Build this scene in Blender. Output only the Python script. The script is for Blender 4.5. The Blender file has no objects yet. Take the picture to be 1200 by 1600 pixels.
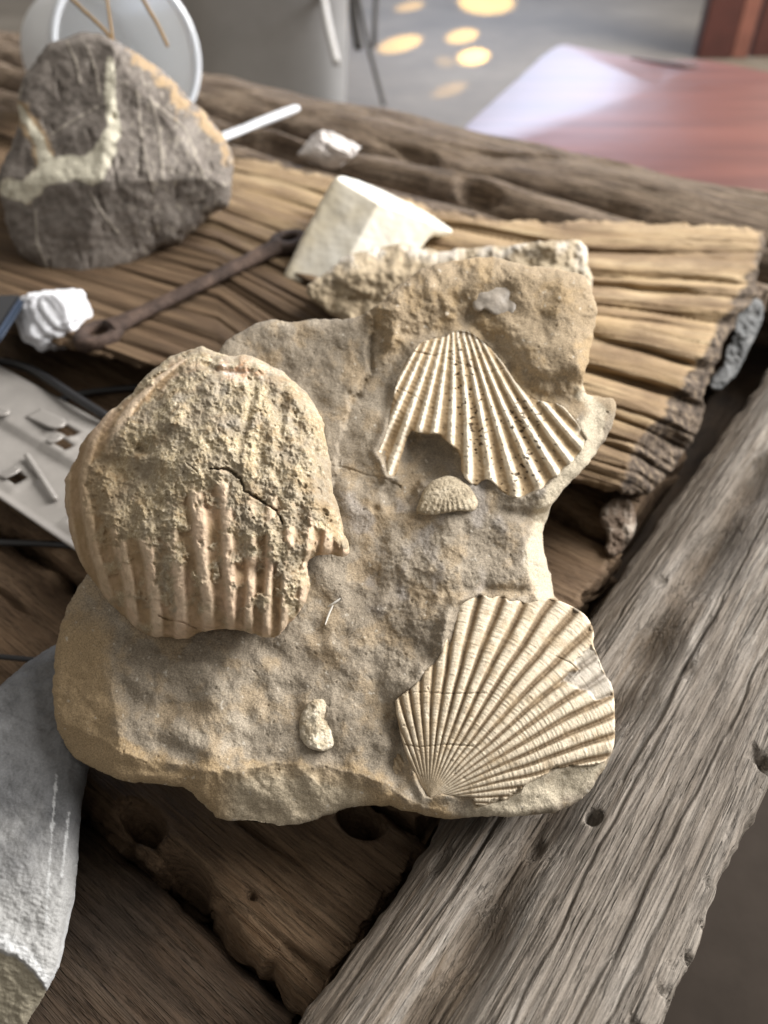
import bpy, math
import numpy as np

sc = bpy.context.scene
COL = sc.collection

# ---------------------------------------------------------------- camera
F = 1202.0                      # focal length in pixels of the 1200 x 1600 photograph
PIT = math.radians(42.0)
H = 0.32
CAM = np.array([0.0, 0.0, H])
cd = bpy.data.cameras.new('camera')
cam = bpy.data.objects.new('camera', cd)
COL.objects.link(cam)
cam.location = CAM
cam.rotation_euler = (math.pi / 2 - PIT, 0, 0)
cd.sensor_fit = 'VERTICAL'
cd.sensor_height = 36.0
cd.lens = F / 1600 * 36
cd.clip_start = 0.01
cd.clip_end = 200
cd.dof.use_dof = True
cd.dof.focus_distance = 0.325
cd.dof.aperture_fstop = 6.8
sc.camera = cam

# ---------------------------------------------------------------- world and light
w = bpy.data.worlds.new('World')
sc.world = w
w.use_nodes = True
w.node_tree.nodes['Background'].inputs[0].default_value = (1.0, 0.94, 0.86, 1)
w.node_tree.nodes['Background'].inputs[1].default_value = 0.42


def area(name, loc, target, sx, sy, power, color):
    l = bpy.data.lights.new(name, 'AREA')
    l.shape = 'RECTANGLE'
    l.size, l.size_y = sx, sy
    l.energy = power
    l.color = color
    o = bpy.data.objects.new(name, l)
    COL.objects.link(o)
    d = np.array(target, float) - np.array(loc, float)
    from mathutils import Vector
    o.rotation_euler = Vector(d).to_track_quat('-Z', 'Y').to_euler()
    o.location = loc
    return o


# the open side of the shelter to the right and behind, and the far opening beyond the bench
area('open_side_daylight', (4.3, 1.9, 3.1), (0, .3, 0), 4.6, 3.8, 1080, (1.0, 0.97, 0.93))
area('far_opening_daylight', (.95, 9.5, 2.1), (0.6, 2, -.2), 3.2, 2.6, 210, (0.66, 0.77, 1.0))

vs = sc.view_settings
vs.view_transform = 'Standard'
vs.look = 'None'
vs.exposure = 0.0
vs.gamma = 1.0
sc.cycles.use_denoising = True
sc.cycles.max_bounces = 6
sc.cycles.diffuse_bounces = 3
sc.cycles.caustics_reflective = False
sc.cycles.caustics_refractive = False

# ---------------------------------------------------------------- maths helpers
SN, CS = math.sin(PIT), math.cos(PIT)
U = np.array([.799, -.602])
V = np.array([.602, .799])


def ray(px, py):
    x = (np.asarray(px, float) - 600) / F
    y = -(np.asarray(py, float) - 800) / F
    return np.stack([x, y * SN + CS, y * CS - SN], -1)


def at(px, py, z):
    r = ray(px, py)
    return CAM + r * ((z - H) / r[..., 2])[..., None]


def at_t(px, py, t):
    return CAM + ray(px, py) * t


def toUV(p):
    return float(p[0] * U[0] + p[1] * U[1]), float(p[0] * V[0] + p[1] * V[1])


def hash2(ix, iy, seed):
    h = (ix.astype(np.int64) * 374761393 + iy.astype(np.int64) * 668265263 + seed * 97471131) & 0xffffffff
    h = ((h ^ (h >> 13)) * 1274126177) & 0xffffffff
    h = ((h ^ (h >> 15)) * 2246822519) & 0xffffffff
    return ((h ^ (h >> 16)) & 0xffff) / 32767.5 - 1


def vn(x, y, seed=0):
    """gradient noise, about -1 .. 1"""
    ix, iy = np.floor(x), np.floor(y)
    fx, fy = x - ix, y - iy
    u = fx * fx * fx * (fx * (fx * 6 - 15) + 10)
    v = fy * fy * fy * (fy * (fy * 6 - 15) + 10)

    def g(ox, oy):
        a = hash2(ix + ox, iy + oy, seed) * math.pi
        return np.cos(a) * (fx - ox) + np.sin(a) * (fy - oy)
    a, b, c, d = g(0, 0), g(1, 0), g(0, 1), g(1, 1)
    return 1.55 * ((a * (1 - u) + b * u) * (1 - v) + (c * (1 - u) + d * u) * v)


def fbm(x, y, s, octv=4, seed=0, gain=.5):
    x, y = np.asarray(x, float) / s, np.asarray(y, float) / s
    t, a = 0, 1.0
    for k in range(octv):
        t = t + a * vn(x, y, seed + k * 17)
        x, y = 2.03 * (x * .8 - y * .6) + 13.7, 2.03 * (x * .6 + y * .8) - 7.1
        a *= gain
    return t


def ss(a, b, x):
    t = np.clip((x - a) / (b - a), 0, 1)
    return t * t * (3 - 2 * t)


def gau(x, y, cx, cy, rx, ry, amp, rot=0):
    c, s = math.cos(math.radians(rot)), math.sin(math.radians(rot))
    dx, dy = x - cx, y - cy
    u, v = dx * c + dy * s, -dx * s + dy * c
    return amp * np.exp(-(u / rx) ** 2 - (v / ry) ** 2)


def chaikin(P, n=2, closed=True):
    P = np.asarray(P, float)
    for _ in range(n):
        if closed:
            Q = np.roll(P, -1, 0)
            P = np.stack([.75 * P + .25 * Q, .25 * P + .75 * Q], 1).reshape(-1, 2)
        else:
            Q = np.stack([.75 * P[:-1] + .25 * P[1:], .25 * P[:-1] + .75 * P[1:]], 1).reshape(-1, 2)
            P = np.vstack([P[:1], Q, P[-1:]])
    return P


def dense(P, step):
    P = np.asarray(P, float)
    out = []
    for a, b in zip(P, np.roll(P, -1, 0)):
        n = max(1, int(np.hypot(*(b - a)) / step))
        for k in range(n):
            out.append(a + (b - a) * k / n)
    return np.array(out)


def polydist(x, y, P):
    d2 = np.full(x.shape, 1e12)
    for (ax, ay), (bx, by) in zip(P[:-1], P[1:]):
        ex, ey = bx - ax, by - ay
        t = np.clip(((x - ax) * ex + (y - ay) * ey) / (ex * ex + ey * ey + 1e-12), 0, 1)
        d2 = np.minimum(d2, (x - ax - t * ex) ** 2 + (y - ay - t * ey) ** 2)
    return np.sqrt(d2)


def sdf(x, y, P):
    """signed distance to a closed polygon, negative inside"""
    P = np.asarray(P, float)
    d = polydist(x, y, np.vstack([P, P[:1]]))
    ins = np.zeros(x.shape, bool)
    for (ax, ay), (bx, by) in zip(P, np.roll(P, -1, 0)):
        if ay == by:
            continue
        c = ((ay > y) != (by > y)) & (x < (bx - ax) * (y - ay) / (by - ay) + ax)
        ins ^= c
    return np.where(ins, -d, d)


def fanphase(main, cross, stations, table, deg=0):
    """phase of a bundle of lines: table[i][k] = position of line k at stations[i]"""
    T = np.array(table, float)
    K = T.shape[1]
    if deg:
        st = np.linspace(stations[0], stations[-1], 40)
        T = np.stack([np.polyval(np.polyfit(stations, T[:, k], deg), st) for k in range(K)], 1)
        stations = st
    ys = [np.interp(main, stations, T[:, k]) for k in range(K)]
    ph = np.zeros(main.shape)
    for k in range(K - 1):
        ph += np.clip((cross - ys[k]) / np.maximum(ys[k + 1] - ys[k], 1e-3), 0, 1)
    ph += np.minimum(0, (cross - ys[0]) / np.maximum(ys[1] - ys[0], 1e-3))
    ph += np.maximum(0, (cross - ys[-1]) / np.maximum(ys[-1] - ys[-2], 1e-3))
    return ph


# ---------------------------------------------------------------- object helpers
def tag(o, label, cat, group=None, kind=None):
    if label:
        o['label'] = label
    if cat:
        o['category'] = cat
    if group:
        o['group'] = group
    if kind:
        o['kind'] = kind
    return o


def thing(name, loc, label, cat, group=None):
    o = bpy.data.objects.new(name, None)
    o.empty_display_size = .02
    COL.objects.link(o)
    o.location = [float(c) for c in loc]
    return tag(o, label, cat, group)


def mk(name, verts, quads=None, tris=None, mat=None, parent=None, origin=None, attrs=None, smooth=True, polys=None, rotz=0.0):
    """one mesh object from arrays; verts are world coordinates unless rotz is used (then local)"""
    me = bpy.data.meshes.new(name)
    verts = np.asarray(verts, float)
    origin = np.zeros(3) if origin is None else np.asarray(origin, float)
    if rotz == 0.0:
        verts = verts - origin
    if polys is not None:
        me.from_pydata([tuple(v) for v in verts], [], polys)
    else:
        q = np.zeros((0, 4), int) if quads is None or len(quads) == 0 else np.asarray(quads, int)
        t = np.zeros((0, 3), int) if tris is None or len(tris) == 0 else np.asarray(tris, int)
        me.vertices.add(len(verts))
        me.vertices.foreach_set('co', verts.astype(np.float32).ravel())
        nl = q.size + t.size
        me.loops.add(nl)
        me.loops.foreach_set('vertex_index', np.concatenate([q.ravel(), t.ravel()]).astype(np.int32))
        me.polygons.add(len(q) + len(t))
        ls = np.concatenate([np.arange(len(q)) * 4, q.size + np.arange(len(t)) * 3]).astype(np.int32)
        me.polygons.foreach_set('loop_start', ls)
        me.update(calc_edges=True)
    for k, v in (attrs or {}).items():
        v = np.asarray(v, np.float32)
        if v.ndim == 1:
            a = me.attributes.new(k, 'FLOAT', 'POINT')
            a.data.foreach_set('value', v)
        else:
            a = me.attributes.new(k, 'FLOAT_VECTOR', 'POINT')
            a.data.foreach_set('vector', v.ravel())
    if smooth:
        me.polygons.foreach_set('use_smooth', np.ones(len(me.polygons), bool))
    me.validate()
    if mat:
        me.materials.append(mat)
    o = bpy.data.objects.new(name, me)
    COL.objects.link(o)
    if parent:
        o.parent = parent
        o.location = origin - np.array(parent.location)
    else:
        o.location = origin
    if rotz:
        o.rotation_euler = (0, 0, rotz)
    return o


def plane_t(point, normal):
    n = np.asarray(normal, float)
    c = float(n @ (np.asarray(point, float) - CAM))
    return lambda x, y: c / (ray(x, y) @ n)


def relief(name, poly, tfun, hfun, step, mat, parent=None, origin=None, R=20, drop=None, back=.05,
           zmin=None, attr=None, smooth_n=2, jitter=0.0, seed=0, centre=None, rings=None, unit=None, cap=True):
    """A stone or shell: front surface over an outline, given relief along the sight line, with a rolled rim and a closed back."""
    P = chaikin(poly, smooth_n)
    P = dense(P, 4)
    if jitter:
        nrm = np.roll(P, -1, 0) - np.roll(P, 1, 0)
        nrm = nrm / (np.hypot(nrm[:, 0], nrm[:, 1])[:, None] + 1e-9)
        j = fbm(P[:, 0], P[:, 1], 28, 4, seed + 5, .6) * jitter
        P = P + np.stack([nrm[:, 1], -nrm[:, 0]], 1) * j[:, None]
    x0, y0 = P.min(0) - 2 * step
    x1, y1 = P.max(0) + 2 * step
    nx, ny = int((x1 - x0) / step) + 2, int((y1 - y0) / step) + 2
    X, Y = np.meshgrid(x0 + np.arange(nx) * step, y0 + np.arange(ny) * step)
    S = sdf(X, Y, P)
    gy, gx = np.gradient(S, step)
    g = np.hypot(gx, gy) + 1e-6
    act = S < .6 * step
    edge = (np.abs(S) < .6 * step)
    X = np.where(edge, X - S * gx / g, X)
    Y = np.where(edge, Y - S * gy / g, Y)
    S = np.where(edge, 0, S)
    cell = act[:-1, :-1] & act[1:, :-1] & act[:-1, 1:] & act[1:, 1:]
    idx = np.arange(nx * ny).reshape(ny, nx)
    Q = np.stack([idx[:-1, :-1], idx[1:, :-1], idx[1:, 1:], idx[:-1, 1:]], -1)[cell]
    used = np.unique(Q)
    remap = -np.ones(nx * ny, int)
    remap[used] = np.arange(len(used))
    Q = remap[Q]
    x, y, s = X.ravel()[used], Y.ravel()[used], -S.ravel()[used]
    s = np.maximum(s, 0)
    h = hfun(x, y, s)
    drop = R if drop is None else drop
    if R > 0:
        k = np.clip(1 - s / R, 0, 1)
        h = h - drop * (1 - np.sqrt(np.maximum(0, 1 - k * k)))
    t0 = tfun(x, y)
    un = (float(np.mean(t0)) / F) if unit is None else unit
    t = t0 - h * un
    co = CAM + ray(x, y) * t[:, None]
    tris = []
    # boundary loops
    e = np.concatenate([Q[:, [0, 1]], Q[:, [1, 2]], Q[:, [2, 3]], Q[:, [3, 0]]])
    key = e[:, 0].astype(np.int64) * (len(used) + 1) + e[:, 1]
    rkey = e[:, 1].astype(np.int64) * (len(used) + 1) + e[:, 0]
    be = e[~np.isin(key, rkey)]
    nxt = {}
    for a, b in be:
        nxt.setdefault(int(a), []).append(int(b))
    loops = []
    while nxt:
        a0 = next(iter(nxt))
        loop, a = [], a0
        while a in nxt:
            b = nxt[a].pop()
            if not nxt[a]:
                del nxt[a]
            loop.append(a)
            a = b
            if a == a0:
                break
        if len(loop) > 8:
            loops.append(loop)
    V_, Qs = [co], [Q]
    n = len(co)
    ring = rings or [(.985, .12), (.96, .3), (.9, .55), (.78, .8), (.55, .95), (.25, 1.0)]
    axs, ays, ass = [x], [y], [s]
    for loop in loops:
        L = np.array(loop)
        bx, by, bt = x[L], y[L], t[L]
        cx, cy = centre or (bx.mean(), by.mean())
        tc = bt.mean()
        prev = L
        m = len(L)
        for (f, d) in ring:
            qx, qy = cx + (bx - cx) * f, cy + (by - cy) * f
            qt = bt * (1 - d * .4) + tc * d * .4 + back * d + fbm(qx, qy, 40, 3, seed + 3) * un * 4 * min(1, d * 3)
            c3 = CAM + ray(qx, qy) * qt[:, None]
            cur = n + np.arange(m)
            V_.append(c3)
            n += m
            Qs.append(np.stack([prev, np.roll(prev, -1), np.roll(cur, -1), cur], 1)[:, ::-1])
            prev = cur
            axs.append(qx), ays.append(qy), ass.append(np.zeros(m))
        if not cap:
            continue
        c3 = CAM + ray(cx, cy) * (tc + back)
        V_.append(c3[None])
        tris.append(np.stack([np.roll(prev, -1), prev, np.full(m, n)], 1))
        axs.append(np.array([cx])), ays.append(np.array([cy])), ass.append(np.zeros(1))
        n += 1
    co = np.concatenate(V_)
    if zmin is not None:
        co[:, 2] = np.maximum(co[:, 2], zmin)
    at_ = {}
    if attr:
        at_ = attr(np.concatenate(axs), np.concatenate(ays), np.concatenate(ass))
    return mk(name, co, np.concatenate(Qs), np.concatenate(tris) if tris else None, mat, parent,
              origin if origin is not None else (parent.location if parent else co.mean(0)), at_)


def tube(name, pts, rad, mat, parent=None, n=10, origin=None, sub=3, flat=1.0):
    P = np.asarray(pts, float)
    r = np.full(len(P), rad) if np.isscalar(rad) else np.asarray(rad, float)
    for _ in range(sub):
        Q = np.stack([.75 * P[:-1] + .25 * P[1:], .25 * P[:-1] + .75 * P[1:]], 1).reshape(-1, 3)
        rq = np.stack([.75 * r[:-1] + .25 * r[1:], .25 * r[:-1] + .75 * r[1:]], 1).ravel()
        P, r = np.vstack([P[:1], Q, P[-1:]]), np.concatenate([r[:1], rq, r[-1:]])
    T = np.gradient(P, axis=0)
    T /= np.linalg.norm(T, axis=1)[:, None]
    up = np.array([0, 0, 1.0])
    A = np.cross(T, up)
    A /= np.linalg.norm(A, axis=1)[:, None] + 1e-9
    B = np.cross(A, T)
    ang = np.arange(n) * 2 * math.pi / n
    vs_ = (P[:, None] + r[:, None, None] * (np.cos(ang)[None, :, None] * A[:, None] + flat * np.sin(ang)[None, :, None] * B[:, None])).reshape(-1, 3)
    m = len(P)
    i = np.arange(m - 1)[:, None] * n + np.arange(n)[None]
    j = np.arange(m - 1)[:, None] * n + (np.arange(n)[None] + 1) % n
    Q = np.stack([i, j, j + n, i + n], -1).reshape(-1, 4)
    vs_ = np.vstack([vs_, P[:1], P[-1:]])
    k = np.arange(n)
    tr = np.vstack([np.stack([(k + 1) % n, k, np.full(n, m * n)], 1),
                    np.stack([(m - 1) * n + k, (m - 1) * n + (k + 1) % n, np.full(n, m * n + 1)], 1)])
    return mk(name, vs_, Q, tr, mat, parent, origin if origin is not None else (parent.location if parent else P.mean(0)))


def box(name, lo, hi, mat, parent=None, bevel=.003, rotz=0.0, origin=None):
    import bmesh
    bm = bmesh.new()
    bmesh.ops.create_cube(bm, size=1)
    lo, hi = np.array(lo, float), np.array(hi, float)
    c, s = (lo + hi) / 2, hi - lo
    for v in bm.verts:
        v.co = (v.co.x * s[0], v.co.y * s[1], v.co.z * s[2])
    if bevel:
        bmesh.ops.bevel(bm, geom=bm.edges[:], offset=bevel, segments=2, affect='EDGES')
    me = bpy.data.meshes.new(name)
    bm.to_mesh(me)
    bm.free()
    me.materials.append(mat)
    o = bpy.data.objects.new(name, me)
    COL.objects.link(o)
    o.location = c - (np.array(parent.location) if parent else 0)
    o.rotation_euler = (0, 0, rotz)
    if parent:
        o.parent = parent
    return o


def timber(name, d, arange, brange, ztop, thick, hfun, mat, parent, na=300, nb=120, rnd=.006, jit=.002, seed=0, endrough=.004, brown_tint=None):
    """a length of old timber: local x runs along it, local y across, z up"""
    d = np.asarray(d, float)
    a0, a1 = arange
    b0, b1 = brange
    am, bmid = (a0 + a1) / 2, (b0 + b1) / 2
    a = np.linspace(a0, a1, na)
    ns, nbt = 8, 6
    A, tb = np.meshgrid(a, np.linspace(0, 1, nb), indexing='ij')
    e0 = b0 + jit * fbm(a * 1000, a * 0 + 3.1, 45, 4, seed + 1, .6)
    e1 = b1 + jit * fbm(a * 1000, a * 0 + 9.1, 45, 4, seed + 2, .6)
    B = e0[:, None] * (1 - tb) + e1[:, None] * tb
    Z = ztop + hfun(A, B)
    ed = np.minimum(B - e0[:, None], e1[:, None] - B)
    k = np.clip(1 - ed / rnd, 0, 1)
    Z = Z - rnd * .8 * (1 - np.sqrt(np.maximum(0, 1 - k * k)))
    zs = np.linspace(0, 1, ns + 1)[1:]
    rows_b, rows_z = [B], [Z]
    R_z = Z[:, -1:] * (1 - zs) + (ztop - thick) * zs
    R_b = e1[:, None] + jit * 1.4 * fbm(A[:, :ns] * 1000, R_z * 3000, 30, 3, seed + 3) * ss(0, .2, zs)[None]
    L_z = (Z[:, :1] * (1 - zs) + (ztop - thick) * zs)[:, ::-1]
    L_b = e0[:, None] + (jit * 1.4 * fbm(A[:, :ns] * 1000, L_z * 3000, 30, 3, seed + 4)) * ss(0, .2, zs)[None, ::-1]
    bt = np.linspace(0, 1, nbt + 2)[1:-1]
    M_b = R_b[:, -1:] * (1 - bt) + L_b[:, :1] * bt
    M_z = np.full(M_b.shape, ztop - thick)
    BB = np.concatenate([B, R_b, M_b, L_b], 1)
    ZZ = np.concatenate([Z, R_z, M_z, L_z], 1)
    m = BB.shape[1]
    AA = np.repeat(a[:, None], m, 1)
    wob = endrough * fbm(BB * 1000, ZZ * 1000, 12, 3, seed + 8)
    AA[0] += wob[0]
    AA[-1] += wob[-1]
    co = np.stack([AA - am, BB - bmid, ZZ - ztop], -1).reshape(-1, 3)
    i = np.arange(na - 1)[:, None] * m + np.arange(m)[None]
    j = np.arange(na - 1)[:, None] * m + (np.arange(m)[None] + 1) % m
    Q = [np.stack([i, i + m, j + m, j], -1).reshape(-1, 4)]
    extra, tri = [], []
    n = len(co)
    for end, base in ((0, 0), (1, (na - 1) * m)):
        prev = base + np.arange(m)
        ring = co[prev]
        c = ring.mean(0)
        for f in (.8, .55, .25):
            q = c + (ring - c) * f
            q[:, 0] += endrough * .8 * fbm(q[:, 1] * 1000, q[:, 2] * 1000 + 50 * end, 9, 3, seed + 11)
            extra.append(q)
            cur = n + np.arange(m)
            n += m
            qq = np.stack([prev, np.roll(prev, -1), np.roll(cur, -1), cur], 1)
            Q.append(qq if end == 0 else qq[:, ::-1])
            prev = cur
        extra.append(c[None])
        tt = np.stack([prev, np.roll(prev, -1), np.full(m, n)], 1)
        tri.append(tt if end == 0 else tt[:, ::-1])
        n += 1
    co = np.vstack([co] + extra)
    at_ = {}
    if brown_tint:
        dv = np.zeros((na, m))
        dv[:, :nb] = brown_tint(A, B)
        at_ = {'brown_tint': np.concatenate([dv.ravel(), np.zeros(len(co) - dv.size)])}
    p = np.array([-d[1], d[0]])
    org = np.array([*(d * am + p * bmid), ztop])
    return mk(name, co, np.vstack(Q), np.vstack(tri), mat, parent, org, at_, rotz=math.atan2(d[1], d[0]) or 1e-9)


# ---------------------------------------------------------------- material helpers
class NT:
    def __init__(s, name):
        s.m = bpy.data.materials.new(name)
        s.m.use_nodes = True
        s.t = s.m.node_tree
        s.n = s.t.nodes
        s.b = s.n['Principled BSDF']
        s.coord = s.n.new('ShaderNodeTexCoord')

    def L(s, a, b):
        s.t.links.new(a, b)

    def put(s, sock, v):
        if isinstance(v, (int, float)):
            sock.default_value = v
        elif isinstance(v, tuple):
            sock.default_value = v if len(v) == len(sock.default_value) else (*v, 1)
        else:
            s.L(v, sock)

    def map(s, scale, src=None, loc=(0, 0, 0), rot=(0, 0, 0)):
        m = s.n.new('ShaderNodeMapping')
        m.inputs['Scale'].default_value = scale
        m.inputs['Location'].default_value = loc
        m.inputs['Rotation'].default_value = rot
        s.L(src if src is not None else s.coord.outputs['Object'], m.inputs[0])
        return m.outputs[0]

    def noise(s, scale, det=5, rough=.55, vec=None, dist=0.0):
        t = s.n.new('ShaderNodeTexNoise')
        t.inputs['Scale'].default_value = scale
        t.inputs['Detail'].default_value = det
        t.inputs['Roughness'].default_value = rough
        t.inputs['Distortion'].default_value = dist
        s.L(vec if vec is not None else s.coord.outputs['Object'], t.inputs['Vector'])
        return t.outputs[0]

    def ramp(s, v, stops):
        r = s.n.new('ShaderNodeValToRGB')
        e = r.color_ramp.elements
        while len(e) < len(stops):
            e.new(.5)
        for el, (p, c) in zip(e, stops):
            el.position = p
            el.color = (*c, 1) if isinstance(c, tuple) else (c, c, c, 1)
        s.L(v, r.inputs[0])
        return r.outputs[0]

    def attr(s, name, out='Fac'):
        a = s.n.new('ShaderNodeAttribute')
        a.attribute_name = name
        return a.outputs[out]

    def mix(s, f, a, b, mode='MIX'):
        m = s.n.new('ShaderNodeMix')
        m.data_type = 'RGBA'
        m.blend_type = mode
        s.put(m.inputs[0], f)
        s.put(m.inputs[6], a)
        s.put(m.inputs[7], b)
        return m.outputs[2]

    def math(s, op, a, b=0.0):
        m = s.n.new('ShaderNodeMath')
        m.operation = op
        s.put(m.inputs[0], a)
        s.put(m.inputs[1], b)
        return m.outputs[0]

    def bump(s, v, dist, strength=1.0, prev=None):
        b = s.n.new('ShaderNodeBump')
        b.inputs['Distance'].default_value = dist
        b.inputs['Strength'].default_value = strength
        s.L(v, b.inputs['Height'])
        if prev is not None:
            s.L(prev, b.inputs['Normal'])
        return b.outputs[0]

    def done(s, color, rough=.8, normal=None, **kw):
        s.put(s.b.inputs['Base Color'], color)
        s.put(s.b.inputs['Roughness'], rough)
        if normal is not None:
            s.L(normal, s.b.inputs['Normal'])
        for k, v in kw.items():
            s.put(s.b.inputs[k.replace('_', ' ')], v)
        return s.m


def stone_mat(name, cols, coarse=28, fine=900, grain=.35, bump=.0004, rough=.9, attrs=(), mott=.75):
    """cols: dark, mid, light base colours; attrs: (attribute, colour) laid over"""
    k = NT(name)
    n1 = k.noise(coarse, 6, .6)
    c = k.ramp(n1, [(.3, cols[0]), (.5, cols[1]), (.72, cols[2])])
    n3 = k.noise(coarse * 7, 5, .6)
    c = k.mix(mott, c, k.ramp(n3, [(.3, .62), (.5, 1.0), (.7, 1.25)]), 'MULTIPLY')
    n2 = k.noise(fine, 3, .7)
    for an, ac in attrs:
        f = k.attr(an)
        f = k.math('MULTIPLY', f, k.ramp(k.noise(coarse * 9, 4, .65), [(.2, .75), (.45, 1.0)]))
        c = k.mix(f, c, ac)
    c = k.mix(grain, c, k.ramp(n2, [(.3, .4), (.5, 1.0), (.68, 1.6)]), 'MULTIPLY')
    b = k.bump(n2, bump)
    b = k.bump(k.noise(fine * .3, 4, .6), bump * 2.2, 1, b)
    return k.done(c, rough, b, Specular_IOR_Level=.25)


def wood_mat(name, dark, mid, light, streak=1.0, rough=.8, vec=None, bump=.0012, weather=None, long=5):
    k = NT(name)
    v = vec(k) if vec else k.coord.outputs['Object']
    a = k.noise(1, 6, .6, k.map((long, 70, 70), v), .25)
    f = k.noise(1, 4, .7, k.map((long * 5, 900, 900), v), .3)
    m = k.noise(1, 4, .65, k.map((long * 2.2, 260, 260), v), .2)
    blot = k.noise(9, 4, .6, v)
    c = k.ramp(a, [(.28, dark), (.5, mid), (.72, light)])
    if weather:
        c = k.mix(k.ramp(blot, [(.4, 0.0), (.62, 1.0)]), c, k.mix(k.ramp(m, [(.3, 0.0), (.7, 1.0)]), weather, light))
    c = k.mix(.8 * streak, c, k.ramp(m, [(.3, .5), (.48, 1.0), (.7, 1.22)]), 'MULTIPLY')
    c = k.mix(.6 * streak, c, k.ramp(f, [(.34, .38), (.5, 1.0), (.68, 1.4)]), 'MULTIPLY')
    c = k.mix(k.math('MULTIPLY', k.attr('brown_tint'), .8), c, (.105, .078, .054))
    l1 = k.ramp(k.noise(1, 3, .55, k.map((long * 1.7, 210, 210), v), .1), [(.455, 1.0), (.485, .22), (.5, .18), (.53, 1.0)])
    l2 = k.ramp(k.noise(1, 3, .6, k.map((long * 4, 420, 420), v, (.3, .1, .2)), .15), [(.44, 1.0), (.49, .35), (.54, 1.0)])
    g_ = k.noise(1, 3, .7, k.map((900, 2200, 2200), v))
    c = k.mix(.55 * streak, c, l1, 'MULTIPLY')
    c = k.mix(.5 * streak, c, l2, 'MULTIPLY')
    c = k.mix(.45, c, k.ramp(g_, [(.3, .55), (.5, 1.0), (.7, 1.5)]), 'MULTIPLY')
    b = k.bump(f, bump * .5)
    b = k.bump(m, bump * .8, 1, b)
    b = k.bump(l1, bump * .5, 1, b)
    b = k.bump(l2, bump * .35, 1, b)
    return k.done(c, rough, b, Specular_IOR_Level=.14)


def plain_mat(name, col, rough=.5, var=.15, scale=60, bump=0.0, **kw):
    k = NT(name)
    n = k.noise(scale, 5, .6)
    c = k.mix(1.0, col, k.ramp(n, [(.3, 1 - var), (.7, 1 + var)]), 'MULTIPLY')
    return k.done(c, rough, k.bump(n, bump) if bump else None, **kw)


def M(*a):
    return tuple(a)


# ================================================================ the setting
floor_m = NT('concrete_floor')
fn = floor_m.noise(1.3, 8, .65)
fc = floor_m.ramp(fn, [(.3, (.10, .083, .063)), (.55, (.165, .14, .108)), (.75, (.23, .20, .16))])
fc = floor_m.mix(.6, fc, floor_m.ramp(floor_m.noise(60, 5, .6), [(.3, .7), (.7, 1.2)]), 'MULTIPLY')
floor_m = floor_m.done(fc, .62, floor_m.bump(floor_m.noise(25, 4), .002), Specular_IOR_Level=.35)
FZ = -.75
g = np.array([[-30, -6, FZ], [30, -6, FZ], [30, 60, FZ], [-30, 60, FZ]], float)
tag(mk('floor', g, [[0, 1, 2, 3]], None, floor_m, smooth=False), None, None, kind='structure')

# sunlight falling in small patches on the floor behind the table
def sun_patch(px, py, rx, ry, rot, power):
    p = at(px, py, FZ)
    l = bpy.data.lights.new('sun_patch', 'SPOT')
    l.energy = power * 1.15
    l.color = (1.0, .60, .16)
    l.spot_size = math.radians(2 * math.degrees(math.atan(rx * .8 / 7.2)))
    l.spot_blend = .35
    l.shadow_soft_size = .02
    o = bpy.data.objects.new('sun_patch', l)
    COL.objects.link(o)
    o.location = (p[0] + 2.2 * rot, p[1] + 6.5, FZ + 3.0)
    from mathutils import Vector
    o.rotation_euler = (Vector(p) - o.location).to_track_quat('-Z', 'Y').to_euler()


for a in ((626, 68, .15, 0, 1.0, 9000), (740, 88, .12, 0, .6, 7000), (722, 56, .13, 0, .8, 5000), (696, 96, .055, 0, 0, 600),
          (703, 140, .085, 0, 1.4, 4000), (640, 10, .12, 0, 1, 5000), (760, 2, .3, 0, .3, 2500)):
    sun_patch(*a)

# ================================================================ the table of old timbers
wood_grey = wood_mat('weathered_grey_timber', (.115, .095, .076), (.195, .17, .145), (.29, .266, .238), .5, .75, weather=(.145, .113, .083))
wood_dark = wood_mat('dark_brown_timber', (.022, .015, .011), (.048, .035, .026), (.085, .063, .046), .4, .7, weather=(.10, .06, .034))
wood_brown = wood_mat('brown_timber', (.058, .036, .022), (.115, .075, .046), (.17, .118, .075), .45, .7, weather=(.14, .085, .047))
wood_far = wood_mat('brown_grey_timber', (.055, .038, .026), (.15, .11, .08), (.30, .235, .175), 1.0, .75, weather=(.10, .065, .04))

TAB = np.array([-.45, .45, FZ])
table = thing('timber_table', TAB, 'rustic table of weathered grey and brown timbers carrying the stones', 'table')


def pits(A, B, lst, d):
    """holes given as photograph points on the timber's top: (px, py, z, length, width, depth)"""
    p = np.array([-d[1], d[0]])
    t = 0
    for (px, py, z, la, lb, dep) in lst:
        w_ = at(px, py, z)[:2]
        a, b = float(w_ @ d), float(w_ @ p)
        e = ((A - a) / la) ** 2 + ((B - b) / lb) ** 2
        t = t - dep * np.exp(-e ** 2)
    return t


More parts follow.
